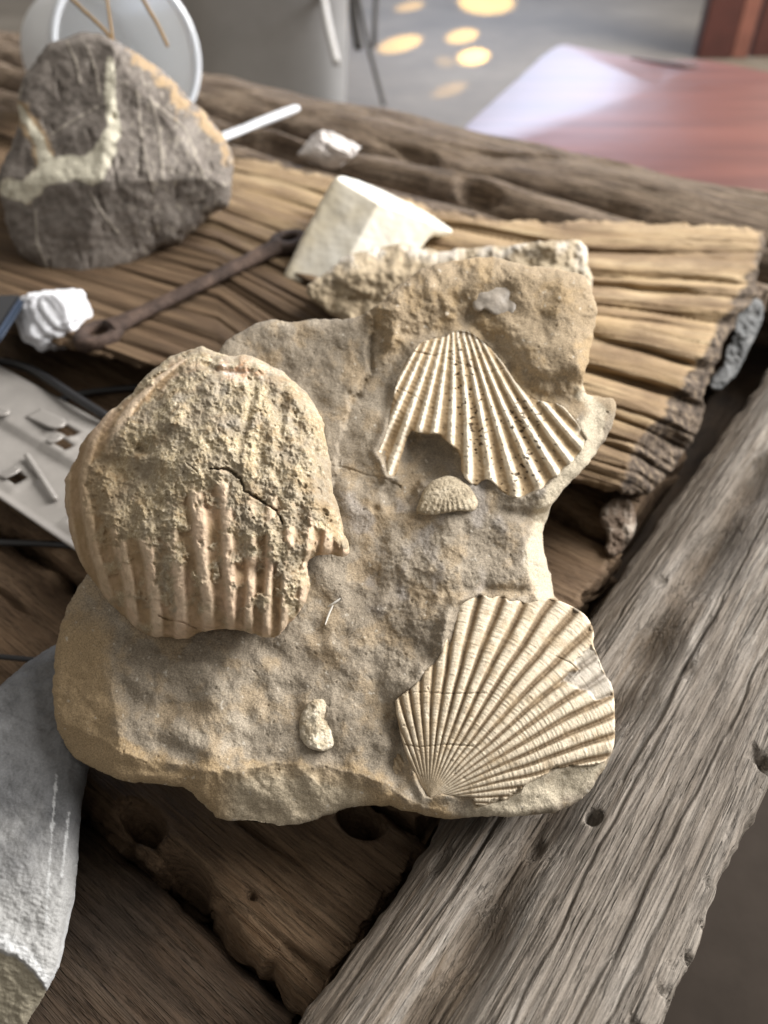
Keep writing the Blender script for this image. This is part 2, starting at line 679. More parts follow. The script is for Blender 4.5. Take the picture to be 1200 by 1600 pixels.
def h_edge(A, B):
    u = -B
    z = np.zeros(A.shape)
    wav = .004 * fbm(A * 1000, A * 0 + 1, 160, 3, 4)
    gv = u + .038 + wav
    z -= .017 * np.exp(-((gv) / .012) ** 2) * (.75 + .5 * fbm(A * 1000, A * 0, 70, 2, 9))
    z -= .008 * ss(.006, -.012, gv)
    z -= .016 * ss(-.050, -.088, u)
    for u0, c0, a0, a1 in ((-.012, .004, .0, .28), (.006, -.003, .08, .42), (.016, .003, -.05, .2), (-.022, .002, .18, .5), (-.060, .003, .02, .2), (.0, -.004, .3, .6), (-.066, .002, .2, .44)):
        lw = u - u0 - c0 * np.sin(A * 9 + u0 * 300) - .0012 * fbm(A * 1000, A * 0 + u0 * 999, 40, 3, 15)
        z -= .0022 * np.exp(-(lw / .0006) ** 2) * ss(a0, a0 + .05, A) * ss(a1, a1 - .05, A)
    z -= .003 * ss(.02, .034, u)
    z += .0005 * fbm(A * 1000, B * 1000 * 14, 90, 4, 21) + .0011 * fbm(A * 1000, B * 1000 * 6, 180, 3, 22)
    z += .00035 * fbm(A * 1000, B * 1000 * 26, 60, 3, 24, .6)
    cr = fbm(A * 1000, B * 1000 * 26, 120, 3, 27)
    z -= .0012 * ss(.5, .8, cr)
    z += pits(A, B, [(930, 1272, 0, .0035, .003, .007), (690, 1322, 0, .007, .003, .003), (842, 1308, 0, .006, .003, .004),
                     (1040, 888, 0, .005, .004, .002), (800, 1290, 0, .016, .009, .0015), (1100, 980, 0, .012, .004, .002),
                     (1075, 1045, 0, .006, .003, .002)], V)
    # eaten outer edge
    hol = fbm(A * 1000, B * 500, 13, 3, 31, .6) + .45 * fbm(A * 1000, B * 0, 60, 2, 33) - .15
    z -= .010 * ss(.25, .75, hol) * ss(.018, .030, u)
    return z


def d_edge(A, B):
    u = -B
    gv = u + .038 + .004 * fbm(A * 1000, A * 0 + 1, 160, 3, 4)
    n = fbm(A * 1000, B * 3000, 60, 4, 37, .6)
    return np.clip(np.exp(-((gv + .002) / (.008 + .003 * n)) ** 2) * (.8 + .4 * n) + .7 * ss(-.055, -.075, u + .006 * n), 0, 1)  # brown along the groove and the inner edge strip


timber('edge_beam', V, (-.22, .90), (-.031, .079), 0.0, .085, h_edge, wood_grey, table, 760, 300, .004, .0026, 3, brown_tint=d_edge)


def h_plank(seed, pl=()):
    def f(A, B):
        z = .0012 * fbm(A * 1000, B * 1000 * 7, 110, 4, seed) + .003 * fbm(A * 1000, B * 1000 * 2, 160, 2, seed + 5)
        cr = fbm(A * 1000, B * 1000 * 12, 190, 3, seed + 9)
        z -= .004 * ss(.55, .9, cr)
        if len(pl):
            z += pits(A, B, pl, U)
        return z
    return f


timber('plank', U, (-.80, -.090), (-.13, .060), -.062, .04, h_plank(41), wood_dark, table, 260, 90, .010, .003, 41)
timber('plank', U, (-.80, -.086), (.063, .150), -.047, .05,
       h_plank(52, [(288, 1368, -.047, .012, .006, .03), (222, 1283, -.047, .012, .006, .02), (560, 1275, -.047, .012, .008, .02),
                    (393, 1400, -.047, .002, .002, .006), (420, 1503, -.047, .002, .002, .006)]), wood_brown, table, 360, 120, .016, .005, 52)
timber('plank', U, (-1.3, -.095), (.156, .262), -.044, .05, h_plank(63), wood_brown, table, 300, 90, .010, .004, 63)
timber('plank', U, (-1.3, -.092), (.268, .385), -.034, .05, h_plank(74), wood_brown, table, 300, 90, .012, .004, 74)
timber('plank', U, (-1.5, -.10), (.392, .53), -.028, .05, h_plank(85), wood_brown, table, 300, 110, .014, .004, 85)
timber('plank', U, (-1.7, -.13), (.537, .70), -.024, .05, h_plank(96), wood_far, table, 300, 110, .014, .004, 96)


def h_far(seed, cen, wid):
    def f(A, B):
        z = -.020 * ((B - cen) / wid) ** 2
        z += .003 * fbm(A * 1000, B * 1000 * 5, 200, 3, seed) + .006 * fbm(A * 1000, B * 1000 * 2.2, 220, 2, seed + 4)
        n = fbm(A * 1000, B * 1000 * 3.2, 170, 2, seed + 8)
        z -= .02 * ss(.35, .8, n)
        return z
    return f


timber('beam', U, (-2.0, .06), (.868, 1.025), .004, .09, h_far(107, .95, .08), wood_far, table, 300, 90, .02, .006, 107)
timber('beam', U, (-2.0, -.05), (.795, .862), -.004, .08, h_far(118, .83, .035), wood_far, table, 300, 60, .02, .006, 118)
timber('beam', U, (-1.9, -.12), (.706, .790), -.012, .08, h_far(129, .75, .04), wood_far, table, 300, 70, .02, .006, 129)
for a, b in ((-.16, .02), (-1.2, .02), (-.16, .95), (-1.2, .95)):
    c = U * a + V * b
    box('leg', (c[0] - .04, c[1] - .04, FZ), (c[0] + .04, c[1] + .04, -.115), wood_dark, table, .006, math.atan2(U[1], U[0]))
timber('bearer', V, (-.15, .86), (.05, .16), -.108, .05, h_plank(1341), wood_dark, table, 60, 20, .006, .002, 1341)  # dark board added under the gap to block the bright floor showing through
for b in (.10, .80):
    c = U * -.62 + V * b
    box('bearer', (c[0] - .62, c[1] - .03, -.19), (c[0] + .62, c[1] + .03, -.118), wood_dark, table, .006, math.atan2(U[1], U[0]))

# the fibrous slab of the tabletop, its broken end by the edge beam
XS = [-60, 340, 600, 900, 1000, 1190]
TB = [[160, 180, 205, 230, 256, 282, 308, 332, 355], [238, 262, 290, 320, 350, 380, 410, 440, 470], [290, 330, 370, 415, 460, 505, 550, 600, 650],
      [346, 385, 430, 475, 530, 580, 630, 690, 745], [350, 388, 440, 485, 545, 605, 665, 725, 775],
      [358, 405, 455, 505, 590, 670, 760, 850, 950]]
ENDL = [(1195, 340), (1168, 430), (1125, 500), (1098, 550), (1056, 610), (1036, 645), (985, 700), (955, 790)]


def slab_parts(x, y):
    ph = fanphase(x, y, XS, TB)
    ex = np.interp(y, [p[1] for p in ENDL], [p[0] for p in ENDL]) + 9 * fbm(x * .01, ph * 2.6, 1, 3, 77)
    return ph, x - ex


def slab_h(x, y, s):
    ph, e = slab_parts(x, y)
    al = x / 260.0
    pw = ph + .35 * fbm(al * .5, ph * .8, 1, 2, 200)
    h = 6 * fbm(al * .6, ph * .9, 1, 2, 201) + 19 * np.sqrt(np.abs(np.sin(math.pi * pw))) * (.35 + .65 * ss(380, 640, x))
    lf = .45 + .55 * ss(380, 640, x)
    h += lf * (3.2 * fbm(al, ph * 3.0, 1, 3, 202, .5) + 1.1 * fbm(al * 2, ph * 16, 1, 3, 203, .6))
    wob = .10 * fbm(al * 2, ph * .4, 1, 3, 205)
    for c, wd, dp in ((1.05, .10, 13), (2.28, .17, 24), (3.3, .07, 9), (4.05, .06, 8), (4.9, .11, 22), (5.7, .06, 9), (6.6, .08, 12), (7.4, .06, 8), (.45, .06, 6)):
        h -= dp * np.exp(-((ph - c + wob) / wd) ** 2) * (.75 + .4 * fbm(al * 2, ph * 0 + c, 1, 2, 207)) * lf
    h -= 11 * ss(5.4, 8.2, ph)
    h -= np.maximum(0, e) * .95 + 7 * ss(-14, 4, e) * (.5 + .5 * fbm(x, y, 30, 3, 209))
    h += ss(0, 10, e) * (4 * fbm(x, y, 34, 3, 210, .5))
    h -= 19 * ss(560, 180, x + (430 - y) * .8)
    return h


def slab_attr(x, y, s):
    ph, e = slab_parts(x, y)
    return {'fib': np.stack([x / 1500.0, ph * .045, ph * 0], 1), 'endgrain': ss(-3, 8, e), 'worn': np.clip(ss(640, 300, x + (400 - y) * 1.7 + 60 * fbm(x * .3, y, 60, 3, 215)), 0, 1)}


def slab_mat():
    k = NT('fibrous_pale_timber')
    v = k.attr('fib', 'Vector')
    a = k.noise(1, 6, .6, k.map((5, 70, 1), v), .8)
    m = k.noise(1, 5, .65, k.map((9, 260, 1), v), .6)
    f = k.noise(1, 4, .7, k.map((22, 800, 1), v), .3)
    c = k.ramp(a, [(.28, (.15, .095, .05)), (.5, (.34, .245, .14)), (.72, (.50, .39, .245))])
    c = k.mix(k.ramp(k.noise(1, 4, .6, k.map((14, 30, 1), v)), [(.42, 0.0), (.62, .75)]), c, (.16, .105, .062))
    c = k.mix(k.math('MULTIPLY', k.attr('worn'), .9), c, k.ramp(a, [(.3, (.040, .025, .015)), (.55, (.095, .060, .036)), (.75, (.19, .125, .075))]))
    c = k.mix(.6, c, k.ramp(m, [(.3, .5), (.5, 1.0), (.7, 1.3)]), 'MULTIPLY')
    c = k.mix(.5, c, k.ramp(f, [(.3, .5), (.5, 1.0), (.7, 1.3)]), 'MULTIPLY')
    eg = k.ramp(k.noise(130, 5, .65), [(.35, (.022, .015, .011)), (.52, (.10, .075, .055)), (.7, (.26, .20, .14))])
    c = k.mix(k.attr('endgrain'), c, eg)
    b = k.bump(f, .0006)
    b = k.bump(m, .0012, 1, b)
    return k.done(c, .85, b, Specular_IOR_Level=.2)


slab_poly = [(330, 236), (480, 266), (600, 300), (700, 333), (790, 344), (900, 347), (1050, 350), (1192, 356), (1196, 385), (1180, 430), (1182, 470),
             (1150, 500), (1128, 545), (1122, 570), (1100, 610), (1098, 650), (1085, 690), (1050, 735), (1010, 778), (960, 770), (900, 752),
             (800, 735), (650, 690), (480, 640), (300, 590), (120, 548), (-60, 505), (-60, 160), (130, 195)]
relief('splintered_slab', slab_poly, lambda x, y: (.018 - H) / ray(x, y)[..., 2], slab_h, 2.0, slab_mat(), table, TAB, R=14, drop=14, back=.05,
       attr=slab_attr, smooth_n=1, jitter=5, seed=31, unit=.00075, rings=[(.997, .15), (.985, .4), (.96, .8), (.9, 1.0), (.4, 1.05)])

# ================================================================ main fossil rock
aR = math.radians(25)
nR = np.array([0, -math.sin(aR), math.cos(aR)])
RC = CAM + ray(540, 860) * .36
rock_t = plane_t(RC, nR)
UN = .36 / F

rock_poly = [(132, 900), (95, 965), (84, 1030), (82, 1100), (90, 1140), (105, 1175), (140, 1200), (200, 1222), (245, 1224), (295, 1232),
             (315, 1255), (345, 1285), (390, 1290), (450, 1295), (480, 1290), (515, 1272), (550, 1261), (600, 1257), (647, 1270), (680, 1277),
             (713, 1279), (767, 1277), (813, 1276), (863, 1270), (887, 1263), (917, 1243), (940, 1210), (957, 1180), (960, 1153), (959, 1133), (960, 1110),
             (957, 1070), (943, 1053), (933, 1023), (925, 1007), (928, 990), (920, 967), (907, 955), (887, 943), (866, 937), (863, 917), (858, 890),
             (848, 862), (847, 838), (853, 816), (864, 783), (897, 748), (929, 713), (951, 680), (964, 645), (964, 629), (956, 621), (930, 619),
             (912, 613), (913, 583), (921, 556), (929, 518), (933, 491), (932, 469), (924, 447), (907, 429), (852, 415), (824, 417), (788, 404), (751, 401),
             (687, 408), (646, 426), (623, 447), (597, 470), (574, 487), (547, 498), (523, 498), (480, 500), (446, 504), (427, 499), (407, 502),
             (383, 514), (361, 526), (344, 545), (300, 620), (240, 760), (180, 850)]


def z3(l, ox, oy, k):
    return [(ox + a / k, oy + b / k) for a, b in l]


polyA = z3([(250, 1040), (215, 980), (150, 800), (105, 590), (140, 560), (190, 520), (215, 500), (250, 440), (310, 400), (330, 350), (345, 240),
            (375, 165), (400, 125), (440, 105), (470, 100), (500, 80), (530, 88), (560, 105), (590, 92), (625, 97), (650, 122), (690, 112), (735, 128),
            (770, 118), (800, 105), (855, 103), (880, 115), (920, 130), (980, 163), (1024, 200), (1048, 270), (1038, 320), (1062, 370), (1093, 460),
            (1133, 510), (1143, 630), (1141, 700), (1143, 770), (1127, 830), (1090, 880), (1000, 890), (880, 900), (800, 940), (720, 980),
            (700, 1020), (640, 1050), (490, 1085), (475, 1035), (400, 1035), (330, 1030), (290, 1045)], 580, 900, 3)
polyB = z3([(262, 168), (300, 150), (335, 140), (380, 135), (430, 105), (500, 110), (545, 145), (600, 190), (660, 270), (720, 360), (780, 410), (830, 422),
            (900, 430), (960, 490), (1025, 590), (985, 660), (945, 700), (890, 752), (830, 812), (740, 853), (700, 850), (650, 838), (600, 780), (565, 765), (520, 805),
            (460, 750), (455, 650), (405, 605), (350, 562), (300, 570), (255, 555), (232, 550), (190, 660), (165, 765), (125, 755), (100, 690), (72, 645),
            (110, 570), (150, 440), (165, 340), (210, 250)], 560, 480, 2.857)
cavity = [(640, 676), (690, 682), (716, 705), (722, 745), (700, 752), (660, 755), (640, 790), (606, 800), (596, 770), (610, 745), (625, 705)]
mass = [(735, 497), (752, 520), (775, 560), (800, 600), (835, 625), (880, 625), (912, 615), (940, 600), (950, 420), (850, 390), (690, 395), (600, 440), (560, 480),
        (590, 520), (600, 560), (618, 548), (650, 528), (690, 510)]
slab_l = [(300, 560), (360, 500), (480, 470), (572, 470), (586, 515), (573, 545), (578, 585), (556, 615), (540, 650), (528, 700), (520, 760), (300, 760)]


def rock_h(x, y, s):
    rgh = .42 + .35 * ss(520, 640, x) * ss(720, 800, y) * ss(1080, 1000, y) + .15 * ss(660, 560, y)
    h = 11 * fbm(x, y, 130, 3, 301) + 4.5 * fbm(x, y, 52, 2, 302) + rgh * (2.5 * fbm(x, y, 40, 3, 352) + 1.9 * fbm(x, y, 17, 3, 303, .55) + .7 * fbm(x, y, 6, 3, 304, .6))
    A, B = sdf(x, y, polyA), sdf(x, y, polyB)
    n1 = 5 * fbm(x, y, 20, 3, 306)
    # plate of rock at upper left, broken along its right side
    h += 9 * ss(4, -4, sdf(x, y, slab_l) + n1)
    # the mass around the upper shell
    ms = sdf(x, y, mass) + n1
    h += 38 * ss(12, -52, ms)
    rag = ss(0, -20, ms)
    h += rag * (5 * fbm(x, y, 55, 3, 310, .5))
    h += gau(x, y, 775, 470, 62, 30, -16) + gau(x, y, 650, 480, 40, 18, -9, -25) + gau(x, y, 690, 485, 30, 16, 10)
    h += gau(x, y, 872, 480, 46, 60, 12) + gau(x, y, 905, 590, 30, 40, 6) + gau(x, y, 640, 455, 55, 18, 9, -25)
    h += 7 * ss(16, 0, B) * ss(800, 700, x + (y - 600) * .5) + 3 * ss(10, 0, B)
    h -= 18 * ss(0, -9, B)                                                # seat of the upper shell
    h -= 20 * ss(6, -10, sdf(x, y, cavity) + n1 * .5)
    h += gau(x, y, 700, 800, 60, 16, 4) + gau(x, y, 810, 803, 36, 9, -12, 5) + gau(x, y, 650, 815, 25, 8, 4)
    # thin spur right of the upper shell
    h -= 14 * ss(0, 30, x - 905) * ss(600, 622, y) * ss(760, 690, y)
    # pale side face down the right of the middle field
    xr = np.interp(y, [770, 800, 815, 860, 925, 945], [900, 830, 813, 822, 830, 850])
    h -= np.maximum(0, x - xr + 1.5 * fbm(x, y, 9, 2, 311)) * 1.25 * ss(770, 800, y) * ss(950, 930, y)
    # middle field
    h += gau(x, y, 690, 970, 34, 70, 15, 12) + gau(x, y, 760, 900, 80, 20, 5) + gau(x, y, 560, 960, 60, 50, -6)
    h += gau(x, y, 600, 880, 70, 30, 4, 30) + gau(x, y, 640, 1040, 40, 35, 8)
    mid = ss(900, 780, np.abs(x - 620) + np.abs(y - 960) * .8 + 300)
    h += ss(560, 620, x) * ss(820, 880, y) * ss(1120, 1040, y) * ss(740, 690, x) * (1.5 * fbm(x, y, 18, 3, 312, .6))
    h -= 13 * ss(0, -9, A)                                                # seat of the lower shell
    h += 12 * ss(22, 1, A) * ss(760, 690, x) * ss(1110, 1060, y) + 5 * ss(14, 0, A) * ss(905, 860, x) * ss(1000, 950, y) + 6 * ss(14, 0, A) * ss(1150, 1220, y) * ss(940, 900, x)
    h += gau(x, y, 624, 1185, 17, 60, -17, 8) + gau(x, y, 790, 922, 70, 7, -6)
    h -= 6 * ss(3, -2, np.abs(x - 605) - 3) * 0
    # lower plain, its left flank and lower bevel
    h -= np.maximum(0, 168 + (y - 1000) * .12 - x + 6 * fbm(x, y, 40, 3, 313)) * .55 * ss(930, 1000, y)
    yc = np.interp(x, [80, 200, 260, 340, 430, 520, 600, 660, 760, 900], [1120, 1178, 1195, 1205, 1196, 1198, 1228, 1262, 1285, 1300])
    h -= np.maximum(0, y - yc + 7 * fbm(x, y, 50, 3, 314)) * .62
    h += gau(x, y, 262, 1166, 46, 15, -10, 25) + gau(x, y, 205, 1135, 40, 18, 7, 25) + gau(x, y, 330, 1175, 30, 20, 5) + gau(x, y, 190, 1075, 16, 60, -7, -15)
    h += gau(x, y, 430, 1020, 60, 16, -5, 30) + gau(x, y, 300, 1050, 60, 20, 4, 30)
    # bed of the little fossil, pits, hairline cracks
    h += gau(x, y, 495, 1135, 36, 46, -6)
    for cx, cy, r, d in ((586, 795, 6, 8), (240, 1022, 5, -3), (608, 1118, 5, 5), (560, 620, 6, 7), (648, 812, 9, -3), (800, 882, 5, 4), (545, 615, 5, 6)):
        h += gau(x, y, cx, cy, r, r, -d)
    cr = polydist(x, y, [(520, 728), (545, 732), (570, 742), (600, 747), (625, 760)])
    h -= 2.2 * np.exp(-(cr / 1.6) ** 2)
    cr = polydist(x, y, [(584, 512), (577, 545), (580, 575), (566, 600), (548, 625)])
    h -= 8 * np.exp(-(cr / 5) ** 2)
    pk = fbm(x, y, 9, 2, 318)
    h -= 2.5 * ss(.75, 1.1, pk)
    return h


def rock_attr(x, y, s):
    n = fbm(x, y, 60, 4, 401, .6)
    A = sdf(x, y, polyA)
    yc = np.interp(x, [80, 200, 260, 340, 430, 520, 600, 660, 760, 900], [1100, 1160, 1180, 1195, 1186, 1190, 1220, 1255, 1270, 1290])
    rim = np.maximum(ss(-10, 25, y - yc + 14 * n), ss(20, -20, x - 165 - (y - 1000) * .12 + 14 * n) * ss(930, 1000, y))
    tan = np.clip(rim + ss(-.1, .7, n) * .45 + .6 * ss(30, -20, sdf(x, y, mass)), 0, 1)
    pale = ss(8, -2, polydist(x, y, [(912, 618), (935, 640), (900, 730), (850, 800), (840, 880), (850, 930)]) - 14 + 8 * n)
    pale = np.maximum(pale, ss(14, -4, polydist(x, y, [(760, 1262), (850, 1240), (900, 1205), (925, 1200)]) - 16 + 14 * n))
    pale = np.maximum(pale, ss(-10, 20, y - yc + 14 * n - 14) * ss(330, 380, x) * ss(600, 540, x) * .8)
    grey = ss(.1, .6, fbm(x, y, 70, 3, 407)) * ss(480, 560, x) * ss(700, 760, y) * ss(1000, 940, y)
    white = ss(.78, 1.05, fbm(x, y, 11, 3, 409)) * .6
    return {'tan': tan * .85, 'pale': pale * .9, 'grey': grey * .8, 'white': white}


rock_mat = stone_mat('sandy_fossil_rock', ((.175, .146, .110), (.245, .208, .16), (.33, .286, .225)), 26, 1300, .6, .00028, .95,
                     [('tan', (.35, .255, .145)), ('grey', (.27, .245, .22)), ('pale', (.46, .405, .31)), ('white', (.56, .52, .45))], .45)
ROCK = np.array([.0, .26, -.02])
rock = thing('fossil_rock', ROCK, 'sandy tan slab of rock with fossil scallops embedded in its face', 'fossil rock')
relief('rock_body', rock_poly, rock_t, rock_h, 1.5, rock_mat, rock, ROCK, R=15, drop=16, back=.085, zmin=.0, attr=rock_attr, smooth_n=1,
       jitter=2.2, seed=300, centre=(560, 880), unit=UN)


# lower scallop
def shellA(x, y):
    dx, dy = x - 670, 1249 - y
    r = np.hypot(dx, dy)
    th = np.degrees(np.arctan2(dy, dx))
    th = th + .5 * fbm(x, y, 110, 2, 501) + 2.5 * np.sin((th - 5) / 104 * math.pi) * (r / 300 - .5)
    return r, th, (th - 5.2) / 5.75


under = z3([(880, 505), (900, 490), (960, 522), (1010, 540), (1055, 582), (1130, 560), (1140, 500), (1085, 450), (1060, 370), (1030, 325), (955, 400), (975, 440), (930, 450)], 580, 900, 3)
brk = z3([(520, 1090), (560, 1060), (680, 1010), (800, 945), (880, 900), (1000, 893), (1095, 880), (1100, 1000), (900, 1120)], 580, 900, 3)


def hA(x, y, s):
    r, th, ph = shellA(x, y)
    c = np.cos(2 * math.pi * ph)
    amp = np.clip(r * .0185, 0, 6.2) * (1 + .2 * fbm(x, y, 50, 2, 505))
    dg = np.abs((ph - .5) - np.round(ph - .5))
    rib = 1 - 1.9 * np.exp(-(dg / .17) ** 2) - .25 * (1 - 2 * dg) ** 2
    amp = amp * ss(8, 60, r)
    h = 32 * (1 - ((r - 165) / 225) ** 2) * np.clip(np.cos(np.radians((th - 57) * .95)), .25, 1) - 9
    h = h + amp * rib
    gl = np.sin(r / 1.15 + 2.5 * fbm(x, y, 26, 2, 507) - 1.2 * c)
    h += .15 * gl * ss(90, 160, r) + .5 * fbm(r * 3, ph * 2, 9, 3, 508) * ss(40, 90, r)
    h += .22 * ss(0, 1, np.sin(r / 11 + 2 * fbm(x, y, 40, 2, 509))) * ss(120, 200, r)
    h -= 5 * ss(2, -2, sdf(x, y, under) + 1.5 * fbm(x, y, 8, 2, 510))
    bk = ss(3, -5, sdf(x, y, brk) + 6 * fbm(x, y, 14, 3, 511))
    h = h * (1 - .6 * bk) - 4 * bk + bk * 4 * fbm(x, y, 12, 4, 512, .65)
    for L, wd, dp in ((((622, 1084), (660, 1081), (700, 1084), (756, 1083)), 1.0, 2.2), (((630, 1163), (655, 1167), (700, 1163), (738, 1166)), 1.1, 2.6),
                      (((868, 1025), (890, 1035), (905, 1048), (893, 1062), (880, 1068)), 1.0, 2.0), (((820, 1085), (845, 1060), (868, 1040)), .9, 1.4)):
        h -= dp * np.exp(-(polydist(x, y, L) / wd) ** 2)
    h -= 3 * ss(.62, .95, fbm(x, y, 13, 3, 515)) * ss(760, 700, x) * .5
    return h + 1.0


def attrA(x, y, s):
    r, th, ph = shellA(x, y)
    c = np.cos(2 * math.pi * ph)
    n = fbm(x, y, 30, 3, 521)
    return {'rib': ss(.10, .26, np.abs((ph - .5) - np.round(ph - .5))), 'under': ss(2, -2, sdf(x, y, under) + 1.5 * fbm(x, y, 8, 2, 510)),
            'broken': ss(3, -5, sdf(x, y, brk) + 6 * fbm(x, y, 14, 3, 511)), 'stain': ss(.1, .7, n + ss(740, 640, x) * .8),
            'spot': ss(.93, 1.0, fbm(x, y, 5, 2, 523)) * 0}


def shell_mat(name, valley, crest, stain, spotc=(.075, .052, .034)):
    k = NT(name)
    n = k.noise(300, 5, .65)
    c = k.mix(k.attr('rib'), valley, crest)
    c = k.mix(k.math('MULTIPLY', k.attr('stain'), .6), c, stain)
    c = k.mix(.7, c, k.ramp(n, [(.3, .7), (.5, 1.0), (.7, 1.22)]), 'MULTIPLY')
    c = k.mix(k.attr('broken'), c, k.ramp(k.noise(260, 6, .7), [(.35, (.26, .2, .13)), (.5, (.46, .39, .29)), (.68, (.72, .67, .58))]))
    c = k.mix(k.math('MULTIPLY', k.attr('under'), .6), c, k.ramp(k.noise(160, 4), [(.35, (.30, .28, .25)), (.65, (.50, .48, .45))]))
    c = k.mix(k.attr('spot'), c, spotc)
    g_ = k.noise(1400, 3, .7)
    c = k.mix(.3, c, k.ramp(g_, [(.3, .6), (.5, 1.0), (.7, 1.3)]), 'MULTIPLY')
    b = k.bump(g_, .0002)
    b = k.bump(n, .0004, 1, b)
    return k.done(c, .92, b, Specular_IOR_Level=.1)


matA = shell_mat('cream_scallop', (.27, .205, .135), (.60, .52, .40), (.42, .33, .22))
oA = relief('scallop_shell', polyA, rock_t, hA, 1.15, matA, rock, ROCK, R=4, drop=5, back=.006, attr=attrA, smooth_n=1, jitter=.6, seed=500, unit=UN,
            centre=(780, 1110), rings=[(.998, .4), (.99, 1.0)], cap=False)
oA['label'] = 'whole fan-shaped scallop with straight ribs low on the rock'

# upper scallop
SB = [480 + v / 2.857 for v in (130, 300, 450, 600, 800)]
TBb = [[560 + v / 2.857 for v in row] for row in (
    [285, 312, 345, 375, 400, 422, 443, 470, 495, 520, 545, 575, 606], [200, 250, 300, 345, 380, 424, 468, 512, 548, 585, 622, 662, 706],
    [120, 170, 232, 295, 355, 420, 480, 540, 595, 650, 712, 770, 838], [38, 98, 180, 252, 330, 412, 490, 570, 643, 715, 800, 892, 1000],
    [-60, 20, 118, 200, 300, 395, 485, 595, 700, 812, 920, 1030, 1150])]


def phB(x, y):
    return fanphase(y, x, SB, TBb, 2)


def hB(x, y, s):
    ph = phB(x, y)
    c = np.cos(2 * math.pi * ph)
    dc = np.abs(ph - np.round(ph))
    rib = 1.9 * np.exp(-(dc / .24) ** 2) - .9
    d = np.hypot(x - 712, y - 480)
    amp = np.clip(d * .024, 1.0, 5.6) * (1 + .25 * fbm(x, y, 40, 2, 602))
    u = (x - 745) / 190
    h = 10 + 14 * (1 - ((d - 130) / 190) ** 2) - 6 * u * u - 10 * ss(640, 690, y) * ss(660, 610, x)
    h = h + amp * rib
    h += .3 * np.sin(d / 1.3 + 2.5 * fbm(x, y, 25, 2, 603)) + .7 * fbm(x, y, 7, 3, 604, .6)
    h += 1.2 * ss(.2, 1, np.sin(d / 13 + 2 * fbm(x, y, 30, 2, 606)))
    for L, dp in ((((640, 548), (680, 556), (712, 548), (735, 535), (745, 528)), 2.6), (((700, 560), (730, 572), (760, 582), (790, 575)), 2.2),
                  (((620, 605), (650, 620), (670, 640)), 1.5), (((690, 600), (715, 590)), 1.4)):
        h -= dp * np.exp(-(polydist(x, y, L) / 1.1) ** 2)
    h -= 3.0 * attrB(x, y, s)['spot']
    return h - 5


def attrB(x, y, s):
    c = np.cos(2 * math.pi * phB(x, y))
    reg = np.exp(-(polydist(x, y, [(720, 545), (735, 640), (745, 690)]) / 26) ** 2) + np.exp(-(polydist(x, y, [(800, 650), (835, 625), (815, 660), (830, 700), (810, 740)]) / 26) ** 2)
    sp = ss(.70, .82, fbm(x * .8, y * 1.25, 6.5, 2, 611) + .55 * np.clip(reg, 0, 1) - .3 + .1 * ss(600, 680, y))
    n = fbm(x, y, 34, 3, 612)
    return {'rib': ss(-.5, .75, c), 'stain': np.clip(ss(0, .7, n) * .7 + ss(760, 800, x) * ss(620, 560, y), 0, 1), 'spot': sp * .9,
            'under': ss(10, -4, np.hypot((x - 893) / 1.2, y - 650) - 14 + 8 * n) * 0, 'broken': ss(14, 4, polydist(x, y, [(880, 625), (905, 650), (915, 690)]) + 6 * n) * .8}


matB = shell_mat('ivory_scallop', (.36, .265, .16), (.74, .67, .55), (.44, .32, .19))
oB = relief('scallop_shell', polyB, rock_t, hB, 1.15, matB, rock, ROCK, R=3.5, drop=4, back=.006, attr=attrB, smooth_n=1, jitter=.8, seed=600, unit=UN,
            centre=(745, 620), rings=[(.999, .4), (.996, 1.0)], cap=False)
oB['label'] = 'broken scallop with dark specks and a missing corner, high on the rock'


# small embedded fossils
def dome(cx, cy, rx, ry, hh, pw=.5):
    return lambda x, y: hh * np.maximum(0, 1 - ((x - cx) / rx) ** 2 - ((y - cy) / ry) ** 2) ** pw


def rock_base(cx, cy):
    return float(rock_h(np.array([cx * 1.0]), np.array([cy * 1.0]), None)[0])


BCK, BFL, BGF, BEA = rock_base(700, 805), rock_base(495, 1180), rock_base(775, 480), rock_base(625, 1200)


def h_ck(x, y, s):
    d = dome(700, 792, 62, 58, 34)(x, y)
    a = np.arctan2(y - 735, x - 700)
    cell = np.abs(fbm(x, y, 9, 2, 702))
    return BCK - 16 + d + .8 * np.sin(a * 46) * ss(775, 790, y) - 1.5 * ss(.12, 0, cell) + .8 * fbm(x, y, 6, 3, 703)


ck = relief('small_bivalve', z3([(195, 640), (225, 560), (250, 490), (310, 440), (390, 412), (460, 420), (520, 465), (570, 530), (590, 590), (560, 640), (480, 632), (400, 645), (310, 662), (230, 655)], 600, 640, 4),
            rock_t, h_ck, 1.2, stone_mat('chalky_cockle', ((.26, .215, .15), (.38, .32, .23), (.52, .455, .35)), 120, 1500, .4, .0003, .85), rock, ROCK, R=8, drop=8, back=.008,
            jitter=.7, seed=700, unit=UN, rings=[(.99, .4), (.9, 1)])
ck['label'] = 'little chalky domed shell below the broken scallop'


def h_fl(x, y, s):
    return BFL + 10 + .35 * (x - 495) * -.3 + 8 * ss(28, 0, np.abs(x - 492)) + 1.8 * fbm(x, y, 12, 3, 711, .6) + 2.2 * np.sin((y + x * .6) / 3.6) * ss(505, 480, x)


